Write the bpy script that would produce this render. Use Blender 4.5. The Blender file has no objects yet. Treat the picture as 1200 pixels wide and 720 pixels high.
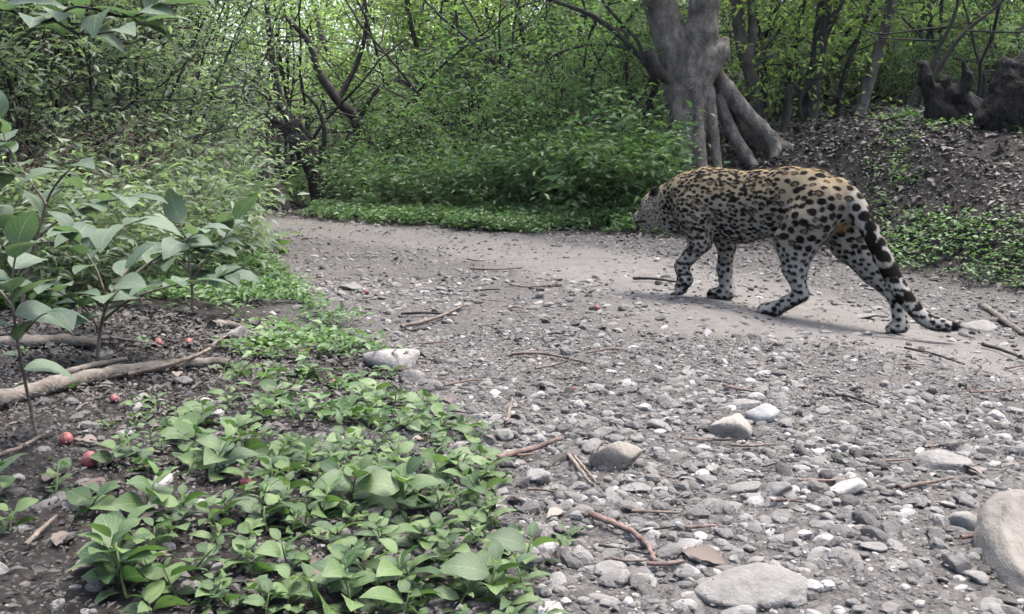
import bpy, bmesh, math, random, time
import numpy as np
from mathutils import Vector, Matrix, Quaternion, kdtree

T0 = time.time()
scene = bpy.context.scene
COL = scene.collection
R = math.radians

# ------------------------------------------------------------------ camera
FPX = 1152.0                      # focal length in pixels of a 1200 px wide frame
PITCH = math.atan(190.0 / FPX)
CAMZ = 0.80
cam_d = bpy.data.cameras.new('camera')
cam_d.sensor_width = 36.0
cam_d.lens = 36.0 * FPX / 1200.0
cam_d.clip_start = 0.05
cam_d.clip_end = 600
cam = bpy.data.objects.new('camera', cam_d)
COL.objects.link(cam)
cam.location = (0, 0, CAMZ)
cam.rotation_euler = (math.pi / 2 - PITCH, 0, 0)
scene.camera = cam

# ------------------------------------------------------------------ sky and sun (overcast, soft)
SUN_EL, SUN_AZ = 72.0, 60.0      # azimuth measured from +Y towards +X
world = bpy.data.worlds.new('World')
scene.world = world
world.use_nodes = True
nt = world.node_tree
nt.nodes.clear()
out = nt.nodes.new('ShaderNodeOutputWorld')
bg = nt.nodes.new('ShaderNodeBackground')
sky = nt.nodes.new('ShaderNodeTexSky')
sky.sky_type = 'NISHITA'
sky.sun_disc = False
sky.sun_elevation = R(SUN_EL)
sky.sun_rotation = R(SUN_AZ)
sky.air_density = 1.0
sky.dust_density = 6.0
sky.ozone_density = 1.0
hsv = nt.nodes.new('ShaderNodeHueSaturation')
hsv.inputs['Saturation'].default_value = 0.88   # cloud cover: a nearly white sky
nt.links.new(sky.outputs['Color'], hsv.inputs['Color'])
nt.links.new(hsv.outputs['Color'], bg.inputs['Color'])
bg.inputs['Strength'].default_value = 0.15
nt.links.new(bg.outputs['Background'], out.inputs['Surface'])
sun_d = bpy.data.lights.new('sun', 'SUN')
sun_d.energy = 1.4
sun_d.angle = R(20)
sun_d.color = (1.0, 0.98, 0.95)
sun = bpy.data.objects.new('sun', sun_d)
COL.objects.link(sun)
_sd = Vector((math.sin(R(SUN_AZ)) * math.cos(R(SUN_EL)), math.cos(R(SUN_AZ)) * math.cos(R(SUN_EL)), math.sin(R(SUN_EL))))
sun.rotation_euler = _sd.to_track_quat('Z', 'Y').to_euler()
sun.location = (0, 0, 12)

vs = scene.view_settings
vs.view_transform = 'Standard'
vs.look = 'None'
vs.gamma = 1.0
vs.exposure = 2.36
vs.use_curve_mapping = False

cy = scene.cycles
cy.use_adaptive_sampling = True
cy.adaptive_threshold = 0.025
cy.adaptive_min_samples = 24
cy.time_limit = 420
cy.use_denoising = True
cy.max_bounces = 6
cy.diffuse_bounces = 4
cy.glossy_bounces = 2
cy.transmission_bounces = 4
cy.transparent_max_bounces = 4
cy.volume_bounces = 1
cy.sample_clamp_indirect = 6.0
cy.caustics_reflective = False
cy.caustics_refractive = False

# ------------------------------------------------------------------ small helpers
def tag(o, label=None, cat=None, group=None, kind=None):
    if label: o['label'] = label
    if cat: o['category'] = cat
    if group: o['group'] = group
    if kind: o['kind'] = kind
    return o

def empty(name, loc=(0, 0, 0), rz=0.0, label=None, cat=None, group=None):
    o = bpy.data.objects.new(name, None)
    o.empty_display_size = 0.1
    COL.objects.link(o)
    o.location = loc
    o.rotation_euler = (0, 0, rz)
    return tag(o, label, cat, group)

def link(name, me, parent=None):
    o = bpy.data.objects.new(name, me)
    COL.objects.link(o)
    if parent is not None:
        o.parent = parent
    return o

def np_mesh(name, V, F, mat=None, smooth=True, attrs=None):
    """V (n,3); F (m,k) int array of equal-sized polygons"""
    V = np.ascontiguousarray(V, dtype=np.float32)
    F = np.ascontiguousarray(F, dtype=np.int32)
    me = bpy.data.meshes.new(name)
    me.vertices.add(len(V))
    me.vertices.foreach_set('co', V.ravel())
    m, k = F.shape
    me.loops.add(m * k)
    me.loops.foreach_set('vertex_index', F.ravel())
    me.polygons.add(m)
    me.polygons.foreach_set('loop_start', np.arange(0, m * k, k, dtype=np.int32))
    me.polygons.foreach_set('use_smooth', np.full(m, smooth, dtype=bool))
    me.update(calc_edges=True)
    for an, arr in (attrs or {}).items():
        arr = np.ascontiguousarray(arr, dtype=np.float32)
        if arr.ndim == 1:
            a = me.attributes.new(an, 'FLOAT', 'POINT'); a.data.foreach_set('value', arr)
        else:
            a = me.attributes.new(an, 'FLOAT_VECTOR', 'POINT'); a.data.foreach_set('vector', arr.ravel())
    if mat: me.materials.append(mat)
    return me

class MB:
    """collects tubes into one mesh of quads"""
    def __init__(self):
        self.V = []; self.F = []
    def tube(self, pts, rad, seg=6, rough=0.0, rng=None, caps=True):
        pts = [Vector(p) for p in pts]
        n = len(pts)
        base = len(self.V)
        ref = Vector((0.31, 0.17, 0.93))
        for i, p in enumerate(pts):
            t = (pts[min(i + 1, n - 1)] - pts[max(i - 1, 0)])
            if t.length < 1e-9: t = Vector((0, 0, 1))
            t.normalize()
            a = t.cross(ref)
            if a.length < 1e-4: a = t.cross(Vector((1, 0, 0)))
            a.normalize(); b = t.cross(a)
            r = rad[i] if hasattr(rad, '__len__') else rad
            for k in range(seg):
                an = 2 * math.pi * k / seg
                rr = r * (1 + (rng.uniform(-rough, rough) if rough else 0))
                q = p + (a * math.cos(an) + b * math.sin(an)) * rr
                self.V.append((q.x, q.y, q.z))
        for i in range(n - 1):
            for k in range(seg):
                a0 = base + i * seg + k; a1 = base + i * seg + (k + 1) % seg
                self.F.append((a0, a1, a1 + seg, a0 + seg))
        if caps:
            for i, p in ((0, pts[0]), (n - 1, pts[-1])):
                c = len(self.V); self.V.append((p.x, p.y, p.z))
                for k in range(0, seg):
                    self.F.append((c, base + i * seg + k, base + i * seg + (k + 1) % seg, c) if False else (c, base + i * seg + k, base + i * seg + (k + 1) % seg))
    def mesh(self, name, mat, smooth=True):
        me = bpy.data.meshes.new(name)
        me.from_pydata(self.V, [], self.F)
        me.polygons.foreach_set('use_smooth', [smooth] * len(me.polygons))
        me.materials.append(mat)
        return me

def resample(pts, n):
    """smooth Catmull-Rom through pts"""
    P = [np.array(p, float) for p in pts]
    P = [2 * P[0] - P[1]] + P + [2 * P[-1] - P[-2]]
    m = len(P) - 3
    outp = []
    for i in range(n):
        u = i / (n - 1) * m
        k = min(int(u), m - 1); t = u - k
        a, b, c, d = P[k:k + 4]
        outp.append(0.5 * (2 * b + (c - a) * t + (2 * a - 5 * b + 4 * c - d) * t * t + (3 * b - a - 3 * c + d) * t ** 3))
    return outp

# value noise, vectorised
def _hash(ix, iy, s):
    h = (ix.astype(np.int64) * 374761393 + iy.astype(np.int64) * 668265263 + s * 1442695041) & 0xffffffff
    h = ((h ^ (h >> 13)) * 1274126177) & 0xffffffff
    return ((h ^ (h >> 16)) & 0xffffff) / float(0xffffff)

def vnoise(x, y, s=0):
    x = np.asarray(x, float); y = np.asarray(y, float)
    ix = np.floor(x); iy = np.floor(y)
    fx = x - ix; fy = y - iy
    fx = fx * fx * (3 - 2 * fx); fy = fy * fy * (3 - 2 * fy)
    a = _hash(ix, iy, s); b = _hash(ix + 1, iy, s); c = _hash(ix, iy + 1, s); d = _hash(ix + 1, iy + 1, s)
    return (a * (1 - fx) + b * fx) * (1 - fy) + (c * (1 - fx) + d * fx) * fy

def sst(a, b, x):
    t = np.clip((np.asarray(x, float) - a) / (b - a), 0, 1)
    return t * t * (3 - 2 * t)

# ------------------------------------------------------------------ the lie of the land
FAR_X = [-60, -6, -2.6, -1.44, 0.0, 1.07, 2.0, 3.07, 3.8, 5, 60]
FAR_Y = [12.5, 12.0, 11.1, 9.74, 9.07, 8.8, 8.5, 7.3, 5.9, 5.2, 4.0]
LEFT_Y = [-60, 0.5, 1.78, 2.15, 2.99, 4.02, 5.44, 7.1, 9.0, 10.0, 10.8, 12, 60]
LEFT_X = [0.6, 0.15, 0.02, -0.06, -0.26, -0.58, -1.18, -1.73, -2.2, -3.2, -6, -30, -60]

def far_s(x, y):   # metres beyond the far edge of the track
    return y - np.interp(x, FAR_X, FAR_Y)

def left_s(x, y):  # metres left of the near edge of the track
    return np.interp(y, LEFT_Y, LEFT_X) - x

def H(x, y, fine=True):
    x = np.asarray(x, float); y = np.asarray(y, float)
    s = far_s(x, y); l = left_s(x, y)
    onpath = (1 - sst(-0.3, 1.5, s))
    z = -0.095 * np.clip(x - 0.95, 0, 2.2) * onpath * sst(1.0, 2.6, y)
    bx = sst(-1.2, 2.2, x)
    z = z + 1.02 * sst(0.1, 4.2, s) * bx + 0.25 * sst(0.5, 5, s) * (1 - bx)
    z = z + 0.17 * np.clip(s - 5, 0, 40) * (0.6 + 0.4 * bx)
    z = z + 0.10 * sst(0.0, 1.2, l) + 0.35 * sst(1.5, 6, l) * (y < 10.5)
    z = z + 0.05 * (vnoise(x * 0.7, y * 0.7, 3) - 0.5) * sst(0, 1, np.maximum(s, l))
    if fine:
        z = z + 0.035 * (vnoise(x * 1.9, y * 1.9, 4) - 0.5) + 0.016 * (vnoise(x * 6, y * 6, 5) - 0.5) + 0.008 * (vnoise(x * 17, y * 17, 6) - 0.5)
    return z

def hz(x, y):
    return float(H(np.array([x]), np.array([y]))[0])

_fw = Vector((0, math.cos(PITCH), -math.sin(PITCH)))
_up = Vector((0, math.sin(PITCH), math.cos(PITCH)))
def ray(px, py):
    return _fw + Vector((1, 0, 0)) * ((px - 600) / FPX) + _up * (-(py - 360) / FPX)

def at(px, py, Y):
    """the point at depth Y (metres ahead) that the picture shows at a pixel"""
    d = ray(px, py)
    return Vector((0, 0, CAMZ)) + d * (Y / d.y)

def G(px, py):
    """where a pixel's line of sight first meets the ground"""
    d = ray(px, py)
    ys = np.geomspace(0.8, 40, 260)
    t = ys / d.y
    zs = CAMZ + d.z * t
    below = zs < H(d.x * t, ys)
    k = int(np.argmax(below)) if below.any() else len(ys) - 1
    a, b = ys[max(k - 1, 0)], ys[k]
    ys = np.linspace(a, b, 60); t = ys / d.y
    g = H(d.x * t, ys)
    k = int(np.argmax(CAMZ + d.z * t < g))
    return Vector((d.x * t[k], ys[k], g[k]))

def project(p):
    q = Vector(p) - Vector((0, 0, CAMZ))
    dz = q.dot(_fw)
    return 600 + FPX * q.x / dz, 360 - FPX * q.dot(_up) / dz

# ------------------------------------------------------------------ materials
def mat_new(name):
    m = bpy.data.materials.new(name)
    m.use_nodes = True
    n = m.node_tree
    n.nodes.clear()
    o = n.nodes.new('ShaderNodeOutputMaterial')
    p = n.nodes.new('ShaderNodeBsdfPrincipled')
    n.links.new(p.outputs[0], o.inputs[0])
    return m, n, p, o

def ramp(n, src, stops):
    r = n.nodes.new('ShaderNodeValToRGB')
    cr = r.color_ramp
    while len(cr.elements) < len(stops): cr.elements.new(0.5)
    for e, (pos, c) in zip(cr.elements, stops):
        e.position = pos; e.color = (*c, 1)
    n.links.new(src, r.inputs[0])
    return r.outputs[0]

def noise_tex(n, scale, detail=5, rough=0.6, coord='Object', dim=None):
    tc = n.nodes.new('ShaderNodeTexCoord')
    t = n.nodes.new('ShaderNodeTexNoise')
    t.inputs['Scale'].default_value = scale
    t.inputs['Detail'].default_value = detail
    t.inputs['Roughness'].default_value = rough
    n.links.new(tc.outputs[coord], t.inputs['Vector'])
    return t

def mixc(n, fac, a, b, mode='MIX'):
    m = n.nodes.new('ShaderNodeMix'); m.data_type = 'RGBA'; m.blend_type = mode
    for sock, v in ((m.inputs[0], fac), (m.inputs[6], a), (m.inputs[7], b)):
        if hasattr(v, 'is_output'): n.links.new(v, sock)
        elif isinstance(v, tuple): sock.default_value = (*v, 1)
        else: sock.default_value = v
    return m.outputs[2]

def mathn(n, op, a, b=None, clamp=False):
    m = n.nodes.new('ShaderNodeMath'); m.operation = op; m.use_clamp = clamp
    for sock, v in zip(m.inputs, (a, b)):
        if v is None: continue
        if hasattr(v, 'is_output'): n.links.new(v, sock)
        else: sock.default_value = v
    return m.outputs[0]

def attr(n, name):
    a = n.nodes.new('ShaderNodeAttribute'); a.attribute_name = name
    return a

def bump(n, p, height, strength, dist):
    b = n.nodes.new('ShaderNodeBump')
    b.inputs['Strength'].default_value = strength
    b.inputs['Distance'].default_value = dist
    n.links.new(height, b.inputs['Height'])
    n.links.new(b.outputs[0], p.inputs['Normal'])

def leaf_material(name, dark, light, trans=0.4, rough=0.5, veins=False, random='attr', yellow=0.02):
    m, n, p, o = mat_new(name)
    if random == 'attr':
        f = attr(n, 'tint').outputs['Fac']
    else:
        oi = n.nodes.new('ShaderNodeObjectInfo'); f = oi.outputs['Random']
    col = ramp(n, f, [(0.0, dark), (0.55, tuple((a + b) / 2 for a, b in zip(dark, light))), (0.97 - yellow, light), (1.0, (0.22, 0.20, 0.06) if yellow else light)])
    nz = noise_tex(n, 40 if veins else 6, 3)
    col = mixc(n, 0.35, col, ramp(n, nz.outputs['Fac'], [(0.3, (0.55, 0.55, 0.5)), (0.7, (1.25, 1.25, 1.2))]), 'MULTIPLY')
    if veins:
        uv = attr(n, 'leafuv')
        sx = n.nodes.new('ShaderNodeSeparateXYZ'); n.links.new(uv.outputs['Vector'], sx.inputs[0])
        ax = mathn(n, 'ABSOLUTE', sx.outputs[0])
        mid = mathn(n, 'LESS_THAN', ax, 0.035)
        ph = mathn(n, 'SUBTRACT', mathn(n, 'MULTIPLY', sx.outputs[1], 7.0), mathn(n, 'MULTIPLY', ax, 3.0))
        fr = mathn(n, 'FRACT', ph)
        side = mathn(n, 'LESS_THAN', fr, 0.13)
        v = mathn(n, 'MAXIMUM', mid, mathn(n, 'MULTIPLY', side, 0.6))
        col = mixc(n, mathn(n, 'MULTIPLY', v, 0.45), col, tuple(min(1, c * 1.7 + 0.02) for c in light))
        bump(n, p, mathn(n, 'SUBTRACT', nz.outputs['Fac'], mathn(n, 'MULTIPLY', v, 0.8)), 0.5, 0.002)
    n.links.new(col, p.inputs['Base Color'])
    p.inputs['Roughness'].default_value = rough
    p.inputs['Specular IOR Level'].default_value = 0.35
    tr = n.nodes.new('ShaderNodeBsdfTranslucent')
    tc = mixc(n, 1.0, col, (1.1, 1.3, 0.75), 'MULTIPLY')
    n.links.new(tc, tr.inputs['Color'])
    ms = n.nodes.new('ShaderNodeMixShader')
    ms.inputs[0].default_value = trans
    n.links.new(p.outputs[0], ms.inputs[1]); n.links.new(tr.outputs[0], ms.inputs[2])
    n.links.new(ms.outputs[0], o.inputs[0])
    return m

def bark_material(name, c0, c1, c2, scale=6.0, stretch=0.25, bumpd=0.02):
    m, n, p, o = mat_new(name)
    tc = n.nodes.new('ShaderNodeTexCoord')
    mp = n.nodes.new('ShaderNodeMapping'); mp.inputs['Scale'].default_value = (1, 1, stretch)
    n.links.new(tc.outputs['Object'], mp.inputs[0])
    t = n.nodes.new('ShaderNodeTexNoise'); t.inputs['Scale'].default_value = scale; t.inputs['Detail'].default_value = 8; t.inputs['Roughness'].default_value = 0.65
    n.links.new(mp.outputs[0], t.inputs['Vector'])
    t2 = noise_tex(n, scale * 0.35, 4)
    col = ramp(n, t.outputs['Fac'], [(0.28, c0), (0.52, c1), (0.75, c2)])
    col = mixc(n, 0.6, col, ramp(n, t2.outputs['Fac'], [(0.35, (0.42, 0.42, 0.44)), (0.62, (1.2, 1.18, 1.14))]), 'MULTIPLY')
    n.links.new(col, p.inputs['Base Color'])
    p.inputs['Roughness'].default_value = 0.85
    p.inputs['Specular IOR Level'].default_value = 0.2
    vo = n.nodes.new('ShaderNodeTexVoronoi'); vo.inputs['Scale'].default_value = scale * 1.8; vo.feature = 'DISTANCE_TO_EDGE'
    n.links.new(mp.outputs[0], vo.inputs['Vector'])
    cr_ = mathn(n, 'MINIMUM', mathn(n, 'MULTIPLY', vo.outputs['Distance'], 1.0), 0.12)
    bump(n, p, mathn(n, 'ADD', t.outputs['Fac'], cr_), 1.0, bumpd)
    return m

def stone_material(name, random='object'):
    m, n, p, o = mat_new(name)
    if random == 'attr': f = attr(n, 'tint').outputs['Fac']
    else:
        oi = n.nodes.new('ShaderNodeObjectInfo'); f = oi.outputs['Random']
    col = ramp(n, f, [(0.0, (0.04, 0.038, 0.037)), (0.3, (0.077, 0.074, 0.072)), (0.7, (0.115, 0.111, 0.108)), (1.0, (0.20, 0.195, 0.191))] if random == 'attr' else [(0.0, (0.095, 0.092, 0.090)), (0.5, (0.123, 0.119, 0.115)), (1.0, (0.165, 0.16, 0.155))])
    nz = noise_tex(n, 22 if random == 'attr' else 2.2, 7, 0.7)
    col = mixc(n, 0.75, col, ramp(n, nz.outputs['Fac'], [(0.3, (0.55, 0.53, 0.52)), (0.5, (0.98, 0.97, 0.95)), (0.72, (1.2, 1.19, 1.18))]), 'MULTIPLY')
    if random != 'attr': col = mixc(n, 1.0, col, oi.outputs['Color'], 'MULTIPLY')
    n.links.new(col, p.inputs['Base Color'])
    p.inputs['Roughness'].default_value = 0.9
    p.inputs['Specular IOR Level'].default_value = 0.2
    nz2 = noise_tex(n, 90, 4, 0.7)
    n4 = noise_tex(n, 30 if random == 'attr' else 4, 6, 0.7)
    bump(n, p, n4.outputs['Fac'], 0.8, 0.012)
    return m

M = {}
M['leaf_hedge'] = leaf_material('leaf_hedge', (0.04, 0.06, 0.042), (0.175, 0.22, 0.145), 0.53, 0.45)
M['leaf_lush'] = leaf_material('leaf_lush', (0.026, 0.055, 0.026), (0.15, 0.225, 0.095), 0.58, 0.5)
M['leaf_bright'] = leaf_material('leaf_bright', (0.05, 0.085, 0.03), (0.225, 0.295, 0.095), 0.68, 0.5)
M['leaf_cover'] = leaf_material('leaf_cover', (0.038, 0.078, 0.03), (0.112, 0.185, 0.07), 0.4, 0.5)
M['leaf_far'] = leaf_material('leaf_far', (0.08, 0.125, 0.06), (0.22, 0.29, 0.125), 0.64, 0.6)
M['leaf_herb'] = leaf_material('leaf_herb', (0.024, 0.050, 0.020), (0.088, 0.136, 0.050), 0.3, 0.45, True, 'object', 0.0)
M['leaf_broad'] = leaf_material('leaf_broad', (0.036, 0.063, 0.038), (0.085, 0.118, 0.077), 0.35, 0.55, True, 'object', 0.0)
M['bark_main'] = bark_material('bark_main', (0.022, 0.019, 0.0175), (0.092, 0.081, 0.073), (0.19, 0.175, 0.16), 12, 0.6, 0.035)
M['bark_dark'] = bark_material('bark_dark', (0.007, 0.0065, 0.0065), (0.02, 0.018, 0.017), (0.045, 0.041, 0.039), 14, 0.3, 0.01)
M['bark_pale'] = bark_material('bark_pale', (0.022, 0.019, 0.018), (0.062, 0.055, 0.05), (0.125, 0.116, 0.108), 10, 0.3, 0.015)
M['char'] = bark_material('char', (0.0015, 0.0015, 0.0015), (0.004, 0.0036, 0.0034), (0.013, 0.011, 0.0095), 12, 0.4, 0.03)
M['log'] = bark_material('log', (0.035, 0.03, 0.025), (0.09, 0.08, 0.07), (0.17, 0.153, 0.137), 14, 1.0, 0.01)
M['twig_dry'] = bark_material('twig_dry', (0.045, 0.036, 0.03), (0.10, 0.08, 0.068), (0.165, 0.138, 0.118), 40, 1.0, 0.002)
M['twig_red'] = bark_material('twig_red', (0.045, 0.03, 0.027), (0.10, 0.068, 0.059), (0.155, 0.113, 0.10), 40, 1.0, 0.002)
M['stem_green'] = bark_material('stem_green', (0.05, 0.075, 0.03), (0.09, 0.13, 0.05), (0.13, 0.17, 0.08), 30, 1.0, 0.001)
M['stone'] = stone_material('stone')
M['gravel'] = stone_material('gravel', 'attr')

def dead_leaf_material(name, stops, random):
    m, n, p, o = mat_new(name)
    if random == 'attr': f = attr(n, 'tint').outputs['Fac']
    else: f = n.nodes.new('ShaderNodeObjectInfo').outputs['Random']
    col = ramp(n, f, stops)
    nz = noise_tex(n, 60, 4)
    col = mixc(n, 0.5, col, ramp(n, nz.outputs['Fac'], [(0.3, (0.5, 0.48, 0.45)), (0.7, (1.2, 1.2, 1.2))]), 'MULTIPLY')
    n.links.new(col, p.inputs['Base Color'])
    p.inputs['Roughness'].default_value = 0.75
    return m
M['litter'] = dead_leaf_material('litter', [(0, (0.014, 0.012, 0.011)), (0.45, (0.042, 0.036, 0.033)), (0.8, (0.085, 0.076, 0.07)), (1, (0.19, 0.178, 0.168))], 'attr')
M['dead_leaf'] = dead_leaf_material('dead_leaf', [(0, (0.05, 0.034, 0.027)), (0.5, (0.075, 0.056, 0.046)), (1, (0.13, 0.108, 0.09))], 'object')

def fruit_mat():
    m, n, p, o = mat_new('fruit_red')
    nz = noise_tex(n, 60, 4)
    col = ramp(n, nz.outputs['Fac'], [(0.3, (0.075, 0.016, 0.017)), (0.55, (0.15, 0.034, 0.034)), (0.75, (0.24, 0.09, 0.075))])
    n.links.new(col, p.inputs['Base Color'])
    p.inputs['Roughness'].default_value = 0.65
    return m
M['fruit'] = fruit_mat()

def ground_mat():
    m, n, p, o = mat_new('ground')
    a = attr(n, 'masks')
    sp = n.nodes.new('ShaderNodeSeparateXYZ'); n.links.new(a.outputs['Vector'], sp.inputs[0])
    dust, soil, litter = sp.outputs[0], sp.outputs[1], sp.outputs[2]
    n1 = noise_tex(n, 9, 8, 0.7); n2 = noise_tex(n, 55, 6, 0.7); n3 = noise_tex(n, 1.3, 4)
    grav = ramp(n, n2.outputs['Fac'], [(0.3, (0.024, 0.022, 0.021)), (0.5, (0.052, 0.049, 0.047)), (0.7, (0.105, 0.10, 0.096))])
    dst = ramp(n, n2.outputs['Fac'], [(0.25, (0.070, 0.066, 0.063)), (0.5, (0.097, 0.092, 0.088)), (0.75, (0.127, 0.121, 0.116))])
    dst = mixc(n, 0.6, dst, ramp(n, n1.outputs['Fac'], [(0.3, (0.7, 0.69, 0.68)), (0.7, (1.15, 1.15, 1.14))]), 'MULTIPLY')
    sl = ramp(n, n2.outputs['Fac'], [(0.3, (0.007, 0.0062, 0.006)), (0.55, (0.018, 0.016, 0.0148)), (0.75, (0.04, 0.036, 0.033))])
    dn = mathn(n, 'ADD', dust, mathn(n, 'MULTIPLY', mathn(n, 'SUBTRACT', n1.outputs['Fac'], 0.5), 0.9), True)
    sn = mathn(n, 'ADD', soil, mathn(n, 'MULTIPLY', mathn(n, 'SUBTRACT', n1.outputs['Fac'], 0.5), 0.5), True)
    c = mixc(n, dn, grav, dst)
    c = mixc(n, sn, c, sl)
    c = mixc(n, 0.35, c, ramp(n, n3.outputs['Fac'], [(0.35, (0.75, 0.74, 0.74)), (0.65, (1.15, 1.14, 1.13))]), 'MULTIPLY')
    n.links.new(c, p.inputs['Base Color'])
    p.inputs['Roughness'].default_value = 0.95
    p.inputs['Specular IOR Level'].default_value = 0.15
    hb = mathn(n, 'ADD', n2.outputs['Fac'], mathn(n, 'MULTIPLY', n1.outputs['Fac'], 1.5))
    bump(n, p, hb, 0.8, 0.012)
    return m
M['ground'] = ground_mat()

# ------------------------------------------------------------------ ground sheet
DUST = [(-3.2, 10.3), (-1.8, 9.6), (-0.6, 8.2), (0.35, 7.0), (1.0, 5.6), (1.5, 4.6), (2.2, 3.9), (3.2, 3.0), (4.2, 2.0)]
def dust_mask(x, y):
    d = np.full(np.shape(x), 1e9)
    for (ax, ay), (bx, by) in zip(DUST[:-1], DUST[1:]):
        vx, vy = bx - ax, by - ay
        t = np.clip(((x - ax) * vx + (y - ay) * vy) / (vx * vx + vy * vy), 0, 1)
        d = np.minimum(d, np.hypot(x - ax - t * vx, y - ay - t * vy))
    w = 1.05 + 0.5 * (vnoise(x * 1.1, y * 1.1, 9) - 0.5) * 2
    return 1 - sst(0.25, 1.0, d / w)

def soil_mask(x, y):
    s = far_s(x, y); l = left_s(x, y)
    w = 0.25 * (vnoise(x * 2.5, y * 2.5, 11) - 0.5)
    return np.maximum(sst(-0.05, 0.45, l + w), sst(-0.1, 0.7, s + w))

def build_ground():
    nu, nv = 470, 520
    u = np.linspace(-1, 1, nu); v = np.linspace(0, 1, nv)
    xs = 0.55 * np.sinh(6.2 * u) * 1.0
    xs = xs / xs.max() * 140
    ys = np.concatenate([-np.geomspace(0.02, 60, 60)[::-1] + 1.2, 1.2 + np.linspace(0, 8.8, 330)[0:] , 10.0 + np.geomspace(0.035, 240, 110)])
    X, Y = np.meshgrid(xs, ys, indexing='ij')
    nx, ny = X.shape
    Z = H(X, Y)
    V = np.stack([X, Y, Z], -1).reshape(-1, 3)
    i, j = np.meshgrid(np.arange(nx - 1), np.arange(ny - 1), indexing='ij')
    a = (i * ny + j).ravel()
    F = np.stack([a, a + ny, a + ny + 1, a + 1], 1)
    masks = np.stack([dust_mask(X, Y), soil_mask(X, Y), sst(0, 1, far_s(X, Y))], -1).reshape(-1, 3)
    me = np_mesh('ground', V, F, M['ground'], True, {'masks': masks})
    o = link('ground', me)
    tag(o, 'gravel forest track of grey dust and stones between dark soil verges', 'ground', kind='structure')
build_ground()

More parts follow.
